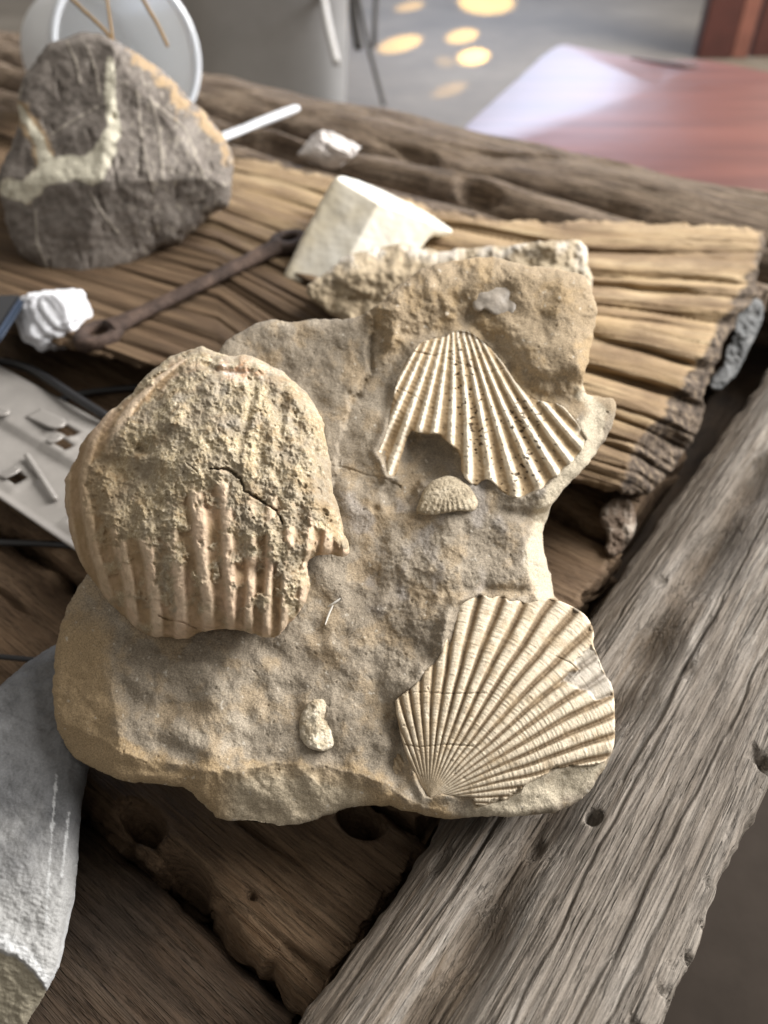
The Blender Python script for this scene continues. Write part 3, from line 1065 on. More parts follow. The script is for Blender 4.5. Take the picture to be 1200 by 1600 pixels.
fl = relief('flaky_fossil', [(478, 1100), (500, 1090), (517, 1096), (520, 1115), (516, 1128), (520, 1145), (525, 1162), (518, 1172), (500, 1175), (478, 1168), (468, 1150), (466, 1125)],
            rock_t, h_fl, 1.1, stone_mat('flaky_white_shell', ((.30, .24, .16), (.46, .40, .30), (.68, .63, .54)), 190, 1400, .4, .0003, .8), rock, ROCK, R=7, drop=9, back=.006,
            jitter=1.5, seed=710, unit=UN, rings=[(.99, .4), (.9, 1)])
fl['label'] = 'small flaky white shell remnant on the lower plain of the rock'


def h_gf(x, y, s):
    return BGF + 9 - 12 * np.hypot((x - 785) / 50, (y - 465) / 40) ** 2 + .9 * np.sin((np.hypot(x - 770, y - 440)) / 3.5) + 1.2 * fbm(x, y, 20, 2, 721) + 4 * ss(796, 806, x + (y - 450) * .1)


gf = relief('shell_fragment', [(738, 468), (742, 448), (760, 438), (790, 435), (806, 440), (813, 462), (806, 470), (818, 478), (812, 488), (795, 498), (772, 494), (758, 482), (748, 490), (738, 482)],
            rock_t, h_gf, 1.3, plain_mat('greyish_nacre', (.33, .29, .245), .45, .3, 160, .0006), rock, ROCK, R=5, drop=6, back=.008, jitter=.8, seed=720, unit=UN,
            rings=[(.99, .4), (.9, 1)])
gf['label'] = 'glossy greyish shell fragment at the top of the rock'
ear = relief('shell_ear', [(612, 1190), (622, 1172), (634, 1178), (644, 1205), (648, 1228), (630, 1232), (614, 1225)], rock_t,
             lambda x, y, s: BEA + 3 + 2.0 * np.sin((x * .86 - (y - 1200) * .5) / 1.35) + 1.2 * fbm(x, y, 8, 2, 731), 1.0,
             stone_mat('ear_shell', ((.28, .2, .12), (.40, .31, .2), (.52, .43, .31)), 150, 1500, .35, .0002), rock, ROCK, R=6, drop=7, back=.006, seed=730, unit=UN,
             rings=[(.99, .4), (.9, 1)])
qm = plain_mat('pale_spine', (.62, .6, .55), .4, .15, 200)
def on_rock(px, py, lift):
    return at_t(px, py, float(rock_t(np.array(px), np.array(py))) - float(rock_h(np.array([px * 1.0]), np.array([py * 1.0]), None)[0]) * UN - lift * UN)
tube('spine', [on_rock(508, 976, 1), on_rock(514, 958, 5), on_rock(520, 946, 8)], [.0003, .0006, .0004], qm, rock, 6)
tube('spine', [on_rock(512, 948, 2), on_rock(522, 942, 4), on_rock(532, 935, 3)], [.0003, .0006, .0003], qm, rock, 6)

# ================================================================ big ribbed shell
polyC = z3([(595, 25), (640, 50), (700, 65), (770, 60), (830, 90), (900, 120), (970, 180), (1020, 240), (1055, 300), (1075, 400), (1095, 500), (1095, 560),
            (1120, 640), (1140, 740), (1172, 815), (1165, 845), (1130, 852), (1080, 837), (1030, 850), (1000, 862), (998, 900), (1015, 940), (1000, 1010), (970, 1070),
            (920, 1120), (880, 1165), (840, 1165), (780, 1145), (700, 1135), (640, 1135), (572, 1140), (550, 1165), (500, 1172), (440, 1162), (400, 1168), (340, 1140),
            (290, 1085), (240, 1040), (190, 980), (150, 930), (120, 880), (90, 820), (70, 740), (55, 660), (55, 590), (55, 540), (95, 470), (130, 390),
            (190, 320), (260, 250), (330, 200), (350, 160), (430, 90), (500, 50), (560, 35)], 80, 530, 2.5)
SC = [550, 640, 740, 800, 950, 1000]
TC = [[285, 295, 308, 322, 336, 350, 364, 378, 392, 406, 420], [150, 170, 198, 236, 275, 315, 352, 388, 418, 446, 474], [105, 130, 168, 212, 256, 302, 346, 385, 416, 446, 480],
      [110, 140, 180, 222, 265, 310, 356, 396, 428, 456, 486], [128, 164, 200, 240, 280, 324, 360, 390, 418, 446, 474], [140, 175, 210, 246, 284, 326, 360, 388, 414, 440, 466]]
CRK = [(328, 732), (356, 733), (376, 748), (382, 766), (408, 782), (432, 798), (442, 818)]


def partsC(x, y):
    ph = fanphase(y, x, SC, TC, 3) + .06 * fbm(x, y, 60, 3, 801)
    c = np.cos(2 * math.pi * ph)
    bias = np.interp(y, [540, 640, 740, 800, 860, 1000], [1.0, 1.0, .75, .35, -.02, -.30]) - .75 * ss(250, 150, x - (y - 640) * -.25 - 0) * ss(760, 640, y)
    bias = bias - 1.1 * np.exp(-(polydist(x, y, [(290, 560), (200, 638), (128, 715), (108, 790), (125, 880)]) / 14) ** 2)
    bias = bias + gau(x, y, 215, 790, 70, 60, .35) + gau(x, y, 440, 900, 40, 60, .35) + gau(x, y, 250, 900, 25, 30, .5) - gau(x, y, 330, 790, 30, 70, .5) - gau(x, y, 130, 790, 30, 120, .5)
    crust = ss(-.15, .35, bias + .55 * fbm(x, y, 40, 4, 803, .62) - .08 * c)
    return ph, c, crust


def hC(x, y, s):
    ph, c, crust = partsC(x, y)
    e = ((x - 322) / 245) ** 2 + ((y - 770) / 262) ** 2
    h = 215 * np.sqrt(np.maximum(.02, 1 - .88 * np.minimum(e, 1.1))) - 100
    rib = np.tanh(1.3 * c)
    amp = np.interp(y, [550, 640, 800, 1000], [2, 4.5, 8.5, 8.5])
    h += amp * rib * (1 - .8 * crust) + (x - 320) * .26
    h += (1 - crust) * (.6 * np.sin(y / 5.2 + 3 * fbm(x, y, 30, 2, 805) + .8 * c) + 1.0 * fbm(x, y, 8, 3, 806))
    h += crust * (3.5 + 9 * fbm(x, y, 44, 4, 807, .55) + 1.9 * fbm(x, y, 9, 3, 808, .65) + .8 * fbm(x, y, 3.4, 2, 809) - 3.5 * ss(.55, .9, fbm(x, y, 12, 2, 814)))
    h += 5 * fbm(x, y, 90, 3, 810)
    h += gau(x, y, 222, 702, 14, 9, -22) + gau(x, y, 250, 695, 30, 14, -10) + gau(x, y, 205, 735, 40, 26, -22) + gau(x, y, 262, 660, 50, 14, 16, -35) + gau(x, y, 250, 615, 50, 12, -12, -40)
    h += gau(x, y, 322, 570, 9, 5, -16) + gau(x, y, 372, 582, 26, 9, -16) + gau(x, y, 345, 571, 14, 4, 10) + gau(x, y, 400, 575, 20, 8, 8) + gau(x, y, 300, 720, 60, 40, 14) + gau(x, y, 420, 720, 40, 60, -6) + gau(x, y, 200, 830, 40, 30, 6)
    h += gau(x, y, 385, 660, 7, 60, -11, 14) + gau(x, y, 440, 650, 8, 40, -10, 5) + gau(x, y, 395, 890, 22, 12, -14) + gau(x, y, 470, 860, 30, 14, 8)
    d = polydist(x + 1.6 * fbm(x, y, 7, 2, 812), y + 1.6 * fbm(x, y, 7, 2, 813), CRK)
    h -= 15 * np.exp(-(d / np.interp(x, [326, 370, 442], [1.2, 2.0, 1.4])) ** 2)
    d = polydist(x, y, [(292, 724), (300, 730), (308, 737)])
    h -= 6 * np.exp(-(d / 1.2) ** 2)
    d = polydist(x, y, [(248, 962), (262, 968), (285, 972), (308, 982)])
    h -= 6 * np.exp(-(d / 1.2) ** 2)
    return h


def attrC(x, y, s):
    ph, c, crust = partsC(x, y)
    n = fbm(x, y, 26, 3, 820)
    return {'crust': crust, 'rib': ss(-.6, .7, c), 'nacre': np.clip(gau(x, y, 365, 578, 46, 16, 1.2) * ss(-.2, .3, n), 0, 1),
            'brown': np.clip(ss(270, 130, x - 25 * n) * ss(620, 720, y) * .8, 0, 1), 'greyp': ss(.25, .8, fbm(x, y, 40, 3, 822)) * ss(760, 640, y)}


kC = NT('sand_crusted_shell')
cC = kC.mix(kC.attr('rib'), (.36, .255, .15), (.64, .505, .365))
cC = kC.mix(kC.ramp(kC.noise(70, 5, .6), [(.45, 0.0), (.7, .7)]), cC, (.60, .43, .31))
cC = kC.mix(.8, cC, kC.ramp(kC.noise(260, 5, .65), [(.3, .7), (.5, 1.0), (.72, 1.2)]), 'MULTIPLY')
gC = kC.noise(560, 5, .8)
crC = kC.ramp(gC, [(.28, (.15, .11, .062)), (.43, (.37, .30, .19)), (.56, (.52, .435, .295)), (.68, (.85, .78, .63))])
crC = kC.mix(kC.ramp(kC.noise(60, 5, .6), [(.38, 0.0), (.6, .75)]), crC, (.27, .228, .175))
crC = kC.mix(kC.ramp(kC.noise(95, 5, .6, kC.map((1, 1, 1), None, (3, 1, 2))), [(.5, 0.0), (.68, .6)]), crC, (.30, .20, .10))
cC = kC.mix(kC.attr('crust'), cC, crC)
cC = kC.mix(kC.math('MULTIPLY', kC.attr('greyp'), .35), cC, (.35, .325, .29))
cC = kC.mix(kC.math('MULTIPLY', kC.attr('brown'), .6), cC, (.30, .20, .095))
cC = kC.mix(kC.attr('nacre'), cC, kC.ramp(kC.noise(150, 4, .6), [(.35, (.6, .33, .18)), (.5, (.62, .48, .36)), (.65, (.78, .72, .66))]))
bC = kC.bump(gC, .0007)
bC = kC.bump(kC.noise(420, 4, .65), .0005, 1, bC)
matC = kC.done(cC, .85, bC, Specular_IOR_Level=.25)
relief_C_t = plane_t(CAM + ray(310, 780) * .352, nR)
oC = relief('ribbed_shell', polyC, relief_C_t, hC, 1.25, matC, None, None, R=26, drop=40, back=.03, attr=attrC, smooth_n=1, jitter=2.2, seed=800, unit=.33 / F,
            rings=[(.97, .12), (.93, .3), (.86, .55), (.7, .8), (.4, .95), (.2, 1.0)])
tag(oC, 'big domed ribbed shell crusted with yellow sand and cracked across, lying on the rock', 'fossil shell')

# ================================================================ stone behind and the white wedge
matP = stone_mat('pale_limestone', ((.26, .205, .135), (.38, .31, .215), (.52, .45, .34)), 18, 700, .35, .0005, .95, [('top', (.62, .58, .52))])
pb = [(478, 461), (480, 442), (512, 424), (540, 401), (581, 387), (627, 381), (659, 387), (691, 394), (724, 388), (788, 383), (843, 378), (885, 375), (914, 379),
      (919, 410), (926, 445), (920, 520), (760, 560), (600, 540), (522, 496), (499, 479)]


def h_pb(x, y, s):
    return 10 * fbm(x, y, 60, 4, 901, .6) + 4 * fbm(x, y, 20, 3, 902) - np.maximum(0, 425 - y + (x - 480) * .02) * .8 * ss(900, 600, x) + gau(x, y, 560, 440, 60, 30, 12)


o = relief('limestone_block', pb, plane_t(at(620, 470, .05), (0, -math.sin(math.radians(40)), math.cos(math.radians(40)))), h_pb, 2.2, matP, None, None, R=16, drop=18, back=.10, zmin=.006,
           attr=lambda x, y, s: {'top': ss(30, 4, s) * ss(470, 400, y) * ss(-.3, .5, fbm(x, y, 30, 3, 905)) * .7}, smooth_n=1, jitter=3, seed=900)
tag(o, 'pale tan limestone block half hidden behind the top of the fossil rock', 'stone')


def facets(pl):
    def f(x, y):
        return np.min([c + gx * x + gy * y for (c, gx, gy) in pl], 0)
    return f


def plane3(p, q, r):
    """height plane through three (px, py, h)"""
    A_ = np.array([[1, a[0], a[1]] for a in (p, q, r)], float)
    return tuple(np.linalg.solve(A_, np.array([p[2], q[2], r[2]], float)))


wedge_f = facets([plane3((525, 280, 22), (590, 318, 44), (450, 435, 10)), plane3((590, 318, 44), (700, 362, 8), (530, 400, 40)), plane3((525, 278, 20), (590, 318, 44), (705, 360, 8))])
k = NT('cream_white_stone')
wn = k.noise(14, 4, .55)
wm = k.done(k.ramp(wn, [(.35, (.64, .57, .42)), (.5, (.70, .655, .55)), (.66, (.74, .72, .65))]), .42, k.bump(k.noise(200, 4), .0004), Subsurface_Weight=.0)
o = relief('white_wedge_stone', [(523, 274), (545, 276), (585, 292), (640, 318), (675, 336), (708, 358), (706, 366), (690, 371), (672, 368), (650, 400), (560, 450), (478, 442), (450, 441), (442, 430), (460, 395), (490, 335)],
           plane_t(at(560, 420, .02), (0, -math.sin(math.radians(38)), math.cos(math.radians(38)))), lambda x, y, s: wedge_f(x, y) + 1.2 * fbm(x, y, 40, 3, 921), 2.2, wm, None, None, R=8, drop=8, back=.09,
           zmin=.008, smooth_n=2, jitter=1, seed=920)
tag(o, 'cream white smooth wedge-shaped stone leaning behind the limestone block', 'stone')

# ================================================================ dark veined stone
polyD = z3([(60, 270), (130, 150), (210, 112), (300, 95), (350, 125), (430, 165), (520, 230), (600, 310), (680, 400), (720, 460), (732, 510), (718, 640), (690, 655), (640, 680), (600, 730),
            (560, 760), (500, 775), (460, 810), (400, 850), (340, 880), (260, 900), (180, 885), (140, 850), (100, 820), (50, 780), (20, 700), (0, 610), (-20, 570), (20, 480), (60, 400), (55, 330)], 0, 0, 2)
VEIN = [z3(l, 0, 0, 2) for l in ([(345, 190), (345, 300), (355, 400), (330, 460), (290, 530), (230, 520), (160, 530)], [(160, 530), (80, 600), (30, 590)], [(60, 340), (120, 430), (150, 520)])]
TANE = z3([(430, 175), (500, 240), (600, 350), (700, 440), (725, 500)], 0, 0, 2)
VW = (13, 9, 7)
THIN = [z3(l, 0, 0, 2) for l in ([(160, 420), (220, 380), (320, 325)], [(470, 300), (500, 420), (510, 560)], [(480, 320), (580, 400), (640, 560)], [(430, 290), (440, 420), (480, 600)], [(280, 600), (330, 680), (370, 730)],
                                 [(210, 130), (240, 200), (250, 260)], [(270, 140), (300, 220), (310, 290)], [(110, 660), (115, 760), (150, 840)], [(65, 270), (50, 400), (30, 470)])]
fD = facets([plane3((30, 250, 10), (170, 60, 18), (150, 280, 44)), plane3((170, 100, 28), (150, 280, 46), (350, 250, 22)), plane3((150, 290, 44), (340, 330, 8), (130, 440, -6)), plane3((20, 290, 8), (150, 285, 42), (100, 440, -10)), plane3((180, 60, 14), (260, 200, 30), (365, 250, -2))])


def h_D(x, y, s):
    h = fD(x, y) + 4 * fbm(x, y, 60, 3, 1001, .5) + .8 * fbm(x, y, 12, 3, 1002)
    for L in THIN:
        h += 1.2 * np.exp(-(polydist(x, y, L) / 2.0) ** 2)
    h += 1.0 * np.exp(-(polydist(x, y, VEIN[0]) / 14) ** 2)
    h -= 4 * ss(.5, .95, fbm(x * 1.8, y * .6, 34, 3, 1003))
    return h


def attr_D(x, y, s):
    n = 5 * fbm(x, y, 22, 4, 1011, .65)
    v = np.max([ss(2.5, -2.5, polydist(x, y, L) - wv * np.interp(y, [90, 200, 265], [.5, .8, 1.7]) + n * .55) for L, wv in zip(VEIN, VW)], 0)
    t = np.max([ss(1.6, 0, polydist(x, y, L) - .6 + n * .15) for L in THIN], 0) * .6
    e = ss(6, -6, polydist(x, y, TANE) - 7 + 2.4 * n) * .85
    tl = np.max([ss(3, -3, polydist(x, y, VEIN[k]) - 14 + n) for k in (1, 2)], 0)
    fr = ss(.35, .8, fbm(x * 1.6, y * .8, 14, 4, 1014, .65)) * ss(150, 240, x) * .55
    sp = ss(.75, 1.0, fbm(x, y, 9, 2, 1016)) * .5
    return {'vein': v, 'thin': np.clip(t + fr + sp, 0, .8), 'tan': np.maximum(e, tl * .75)}


matD = stone_mat('dark_grey_stone', ((.105, .089, .078), (.16, .14, .124), (.235, .21, .188)), 22, 600, .35, .0004, .75,
                 [('thin', (.42, .38, .32)), ('tan', (.36, .255, .145)), ('vein', (.56, .53, .43))])
o = relief('veined_stone', polyD, plane_t(at(140, 440, .0), (.15, -math.cos(math.radians(35)), math.sin(math.radians(35)))), h_D, 1.8, matD, None, None, R=16, drop=26, back=.12, zmin=-.004,
           attr=attr_D, smooth_n=1, jitter=2.5, seed=1000)
tag(o, 'dark grey angular stone with a thick white vein, in front of the clear tub', 'stone')

# ================================================================ grey stone in the lower left corner
polyF = [(-140, 1180), (-60, 1110), (0, 1072), (40, 1036), (85, 1006), (140, 990), (190, 1060), (180, 1140), (140, 1190), (131, 1240), (125, 1275), (124, 1315), (119, 1370), (119, 1392), (108, 1440), (100, 1480), (92, 1515),
         (72, 1553), (45, 1595), (10, 1660), (-60, 1760), (-140, 1760)]
CUT = [(-140, 1470), (0, 1482), (25, 1492), (52, 1515), (78, 1552), (60, 1600)]


def h_F(x, y, s):
    yc = np.interp(x, [-140, 0, 25, 52, 78, 100], [1470, 1482, 1492, 1515, 1552, 1600]) + 2.5 * fbm(x, y, 14, 3, 1101)
    h = 5 * fbm(x, y, 80, 3, 1102) + 1.2 * fbm(x, y, 20, 3, 1103) + .5 * fbm(x, y, 6, 3, 1104)
    h += .9 * fbm(x * .35 + y * .2, y - x * .35, 6, 3, 1105) * ss(1300, 1400, y)
    h -= np.maximum(0, y - yc) * .45 + 3 * ss(0, 4, y - yc)
    h -= 3.5 * np.exp(-(polydist(x, y, [(-20, 1110), (15, 1118), (40, 1130), (70, 1138)]) / 5) ** 2)
    h -= np.maximum(0, x - 96 + (y - 1400) * .06) * .5
    return h


def attr_F(x, y, s):
    yc = np.interp(x, [-140, 0, 25, 52, 78, 100], [1470, 1482, 1492, 1515, 1552, 1600]) + 2.5 * fbm(x, y, 14, 3, 1101)
    n = fbm(x, y, 12, 4, 1111, .65)
    d = np.minimum(polydist(x, y, [(88, 1210), (82, 1290), (76, 1370), (72, 1440)]), polydist(x, y, [(108, 1270), (102, 1320), (96, 1370)]))
    ch = ss(2.6, .6, d + 2.2 * n) * .6
    return {'core': ss(2, 8, y - yc), 'chalk_rimlight': np.clip(ch + ss(22, 4, np.abs(y - yc + 12)) * .75 + ss(7, 1, s) * ss(1380, 1440, y), 0, 1), 'painted_light': ss(1230, 1420, y + 60 * fbm(x, y, 70, 3, 1113)) * .8}  # chalk marks plus a bright rim of light painted along the lower outline


matF = stone_mat('slate_grey_stone', ((.085, .087, .092), (.125, .127, .132), (.18, .182, .186)), 16, 900, .22, .00022, .62,
                 [('painted_light', (.36, .36, .355)), ('chalk_rimlight', (.52, .53, .54)), ('core', (.30, .27, .205))])  # paler lower part of the stone is light painted into the colour
o = relief('grey_stone', polyF, plane_t(at(90, 1300, -.008), (.12, -math.sin(math.radians(16)), math.cos(math.radians(16)))), h_F, 1.8, matF, None, None, R=22, drop=26, back=.05, zmin=-.062,
           attr=attr_F, smooth_n=2, jitter=1.2, seed=1100, centre=(10, 1380))
tag(o, 'smooth slate grey stone with a broken beige end, nearest the viewer at the lower left', 'stone')

# ================================================================ small things
def blob(name, c, r, seed, mat, squash=(1, 1, .7), rough=.35, sharp=0.0, n=48, rot=0.0, parent=None, zmin=None):
    th, ph = np.meshgrid(np.linspace(0, math.pi, n), np.linspace(0, 2 * math.pi, 2 * n, endpoint=False), indexing='ij')
    d = np.stack([np.sin(th) * np.cos(ph), np.sin(th) * np.sin(ph), np.cos(th)], -1)
    q = fbm(d[..., 0] * 3 + d[..., 2] * 2.1, d[..., 1] * 3 - d[..., 2] * 1.7, 1, 4, seed, .55)
    q2 = 1 - 2 * np.abs(fbm(d[..., 0] * 2.1 - d[..., 2] * 1.3 + 5, d[..., 1] * 2.1 + d[..., 2] * 1.1, 1, 3, seed + 3, .45))
    rr = 1 + rough * .5 * q + sharp * q2
    v = d * rr[..., None] * r * np.array(squash)
    cr, sr = math.cos(rot), math.sin(rot)
    v = np.stack([v[..., 0] * cr - v[..., 1] * sr, v[..., 0] * sr + v[..., 1] * cr, v[..., 2]], -1) + np.asarray(c)
    v[0], v[-1] = v[0].mean(0), v[-1].mean(0)
    if zmin is not None:
        v[..., 2] = np.maximum(v[..., 2], zmin)
    m = 2 * n
    i = np.arange(n - 1)[:, None] * m + np.arange(m)[None]
    j = np.arange(n - 1)[:, None] * m + (np.arange(m)[None] + 1) % m
    return mk(name, v.reshape(-1, 3), np.stack([i, i + m, j + m, j], -1).reshape(-1, 4), None, mat, parent, parent.location if parent else np.array([c[0], c[1], v[..., 2].min()]), smooth=False)


tissue_m = plain_mat('white_tissue', (.64, .65, .69), .9, .06, 300, .0006)
p = at(84, 514, .003)


def crumple(name, c, r, seed, mat, squash, planes=22, folds=.10, n=56):
    rg = np.random.RandomState(seed)
    th, ph = np.meshgrid(np.linspace(0, math.pi, n), np.linspace(0, 2 * math.pi, 2 * n, endpoint=False), indexing='ij')
    d = np.stack([np.sin(th) * np.cos(ph), np.sin(th) * np.sin(ph), np.cos(th)], -1)
    N = rg.normal(size=(planes, 3))
    N /= np.linalg.norm(N, axis=1)[:, None]
    ck_ = rg.uniform(.72, 1.0, planes)
    rr = np.min(ck_ / np.maximum(d @ N.T, .25), -1)
    rr = np.minimum(rr, 1.25)
    x_, y_ = d[..., 0] * 1.7 + d[..., 2] * 1.1, d[..., 1] * 1.7 - d[..., 2] * .9
    rr = rr - folds * ss(.16, 0, np.abs(fbm(x_, y_, 1, 2, seed, .4))) + .05 * fbm(x_, y_, .35, 2, seed + 9)
    v = d * rr[..., None] * r * np.array(squash) + np.asarray(c)
    v[0], v[-1] = v[0].mean(0), v[-1].mean(0)
    m = 2 * n
    i = np.arange(n - 1)[:, None] * m + np.arange(m)[None]
    j = np.arange(n - 1)[:, None] * m + (np.arange(m)[None] + 1) % m
    return mk(name, v.reshape(-1, 3), np.stack([i, i + m, j + m, j], -1).reshape(-1, 4), None, mat, None, np.array([c[0], c[1], v[..., 2].min()]))


tag(crumple('crumpled_tissue', p + np.array([0, .0, .010]), .031, 1207, tissue_m, (1.0, 1.0, .8), 30, .05), 'crumpled ball of white tissue beside the phone', 'tissue')

cl_m = plain_mat('pinkish_white_quartz', (.72, .68, .66), .45, .25, 150, .0008)
p = at(514, 242, .0)
tag(crumple('quartz_cluster', p + np.array([0, 0, .006]), .032, 1225, cl_m, (1.15, .6, .55), 16, .3), 'small knobbly white cluster on the far timbers above the white wedge', 'stone')

# phone
phm = plain_mat('black_phone_glass', (.012, .013, .016), .08, .05, 30)
phb = plain_mat('blue_grey_phone_frame', (.10, .13, .19), .3, .05, 30, Metallic=.7)
PA, PB = at(42, 462, .030), at(-4, 534, .030)
wdir = (PA - PB) / np.linalg.norm(PA - PB)
ldir = np.array([-wdir[1], wdir[0], 0])
if ldir[0] > 0:
    ldir = -ldir
pc = (PA + PB) / 2 + ldir * .062
ph_t = thing('phone', pc, 'dark phone edge at the left border resting on the crumpled tissue', 'phone')
fr = box('frame', pc + [-.062, -.034, -.006], pc + [.062, .034, .003], phb, ph_t, .0035)
gl = box('screen', pc + [-.0595, -.0315, .0015], pc + [.0595, .0315, .0042], phm, ph_t, .001)
for q in (fr, gl):
    q.rotation_euler = (0, 0, math.atan2(ldir[1], ldir[0]))

# cables
cab = plain_mat('black_cable', (.016, .016, .018), .45, .1, 100)
def gp(px, py, z):
    return at(px, py, z)
tag(tube('cable', [gp(-40, 560, -.02), gp(10, 566, -.02), gp(40, 572, -.018), gp(80, 595, -.012), gp(120, 622, -.008), (gp(165, 650, -.01)), gp(230, 690, -.02), gp(300, 720, -.026)], .0034, cab), 'thick black cable running from the tissue behind the ribbed shell', 'cable')
tag(tube('cable', [gp(60, 640, -.036), gp(110, 618, -.03), gp(160, 610, -.03), gp(210, 606, -.03), gp(280, 600, -.03)], .0028, cab), 'thin black cable crossing behind the ribbed shell above the metal plate', 'cable')
tag(tube('cable', [gp(-60, 846, -.041), gp(0, 848, -.041), gp(60, 849, -.041), gp(110, 852, -.041), gp(160, 862, -.041)], .0022, cab), 'straight black cable emerging below the metal plate at the left border', 'cable')
tag(tube('cable', [gp(-60, 1024, -.04), gp(0, 1026, -.04), gp(40, 1030, -.04), gp(90, 1034, -.042)], .0016, cab), 'thin dark cable end just above the grey stone', 'cable')

# stamped metal plate: runs along U between v .155 and .255
zm_ = plain_mat('stamped_grey_metal', (.34, .32, .30), .38, .10, 40, .0006, Metallic=.35)
PZ = -.020
PO = np.array([*(U * -.5 + V * .2), PZ])
plate = thing('metal_plate', PO, 'grey stamped metal plate with punched slots and tabs at the left border', 'metal plate')


def plate_sheet():
    us = np.linspace(-.85, -.315, 215)
    vs2 = np.linspace(.156, .252, 40)
    UU, VV = np.meshgrid(us, vs2, indexing='ij')
    Zc = np.zeros(UU.shape)
    Zc += .004 * ss(.204, .209, VV) - .001 * ss(.244, .25, VV)
    Zc += .0022 * ss(.0015, 0, np.abs(VV - .157) - .001)
    holes = [(-.458, -.444, .170, .181), (-.462, -.446, .2115, .2205), (-.472, -.456, .222, .233), (-.385, -.370, .170, .181), (-.39, -.374, .2115, .2205), (-.56, -.54, .176, .186), (-.60, -.58, .225, .238)]
    keep = np.ones((len(us) - 1, len(vs2) - 1), bool)
    cu, cv = (us[:-1] + us[1:]) / 2, (vs2[:-1] + vs2[1:]) / 2
    for a, b, c, d in holes:
        keep &= ~(((cu > a) & (cu < b))[:, None] & ((cv > c) & (cv < d))[None])
        m = ((UU > a - .005) & (UU < b + .005) & (VV > c - .005) & (VV < d + .005))
        Zc = np.where(m, Zc + .0012, Zc)
    X = UU * U[0] + VV * V[0]
    Y = UU * U[1] + VV * V[1]
    nu, nv = UU.shape
    top = np.stack([X, Y, PZ + Zc], -1).reshape(-1, 3)
    bot = top - [0, 0, .0012]
    idx = np.arange(nu * nv).reshape(nu, nv)
    q = np.stack([idx[:-1, :-1], idx[1:, :-1], idx[1:, 1:], idx[:-1, 1:]], -1)[keep]
    e = np.concatenate([q[:, [0, 1]], q[:, [1, 2]], q[:, [2, 3]], q[:, [3, 0]]])
    key, rk = e[:, 0] * 100000 + e[:, 1], e[:, 1] * 100000 + e[:, 0]
    be = e[~np.isin(key, rk)]
    N = nu * nv
    side = np.stack([be[:, 1], be[:, 0], be[:, 0] + N, be[:, 1] + N], 1)
    mk('sheet', np.vstack([top, bot]), np.vstack([q, q[:, ::-1] + N, side]), None, zm_, plate, PO)


plate_sheet()


def tongue(u0, u1, v0, v1, z0, z1, name='tab'):
    c = PO
    na_, nb_ = 14, 8
    A_, B_ = np.meshgrid(np.linspace(0, 1, na_), np.linspace(-1, 1, nb_), indexing='ij')
    wv = np.where(A_ > .75, np.sqrt(np.maximum(0.02, 1 - ((A_ - .75) / .25) ** 2)), 1)
    uu = u0 + (u1 - u0) * A_
    vv = (v0 + v1) / 2 + (v1 - v0) / 2 * B_ * wv
    zz = PZ + z0 + (z1 - z0) * A_
    t_ = np.stack([uu * U[0] + vv * V[0], uu * U[1] + vv * V[1], zz], -1).reshape(-1, 3)
    b_ = t_ - [0, 0, .0014]
    idx = np.arange(na_ * nb_).reshape(na_, nb_)
    q = np.stack([idx[:-1, :-1], idx[1:, :-1], idx[1:, 1:], idx[:-1, 1:]], -1).reshape(-1, 4)
    e = np.concatenate([q[:, [0, 1]], q[:, [1, 2]], q[:, [2, 3]], q[:, [3, 0]]])
    be = e[~np.isin(e[:, 0] * 10000 + e[:, 1], e[:, 1] * 10000 + e[:, 0])]
    N = na_ * nb_
    mk(name, np.vstack([t_, b_]), np.vstack([q, q[:, ::-1] + N, np.stack([be[:, 1], be[:, 0], be[:, 0] + N, be[:, 1] + N], 1)]), None, zm_, plate, PO)


tongue(-.505, -.466, .2205, .2335, .0050, .0095)
tongue(-.43, -.395, .2205, .2335, .0050, .0095)
tongue(-.535, -.515, .207, .217, .004, .008)
tongue(-.62, -.585, .225, .238, .0065, .0105)
tongue(-.462, -.452, .169, .182, .002, .0045)
tongue(-.466, -.457, .2105, .2215, .0055, .0075)
tube('rib', [gp(42, 712, PZ + .003), gp(62, 742, PZ + .004), gp(86, 780, PZ + .003)], .0022, zm_, plate, 8)

# rusty bar with an eye at each end, lying along V at u = -.575
rm = stone_mat('rusty_iron', ((.030, .020, .016), (.062, .042, .034), (.115, .078, .06)), 60, 900, .35, .0005, .8)
RB = np.array([*(U * -.575 + V * .47), -.016])
bar = thing('rusty_bar', RB, 'rusty dark iron bar with an eye at each end lying across the planks', 'iron bar')
def uvz(u, v, z):
    return np.array([*(U * u + V * v), z])
E1, E2 = gp(155, 522, .012), gp(452, 376, .026)
tube('shaft', [E1 + (E2 - E1) * f_ for f_ in (.05, .16, .6, .94)], [.011, .0072, .0072, .010], rm, bar, 14, flat=.65)


def eye(cu, cv, ro, ri, z, hgt):
    n_ = 28
    an = np.arange(n_) * 2 * math.pi / n_
    prof = [(ro, -hgt), (ro, hgt * .5), (ro * .93, hgt), (ri * 1.08, hgt), (ri, hgt * .5), (ri, -hgt)]
    v = np.array([[*(uvz(cu + r * math.cos(a), cv + r * 1.25 * math.sin(a), z + dz))] for r, dz in prof for a in an])
    m_ = len(prof)
    q = [[k_ * n_ + i_, ((k_ + 1) % m_) * n_ + i_, ((k_ + 1) % m_) * n_ + (i_ + 1) % n_, k_ * n_ + (i_ + 1) % n_] for k_ in range(m_) for i_ in range(n_)]
    mk('eye', v, q, None, rm, bar, RB)


for E_, z_ in ((E1, .011), (E2, .025)):
    eye(*toUV(E_), .017, .0075, z_, .0045)

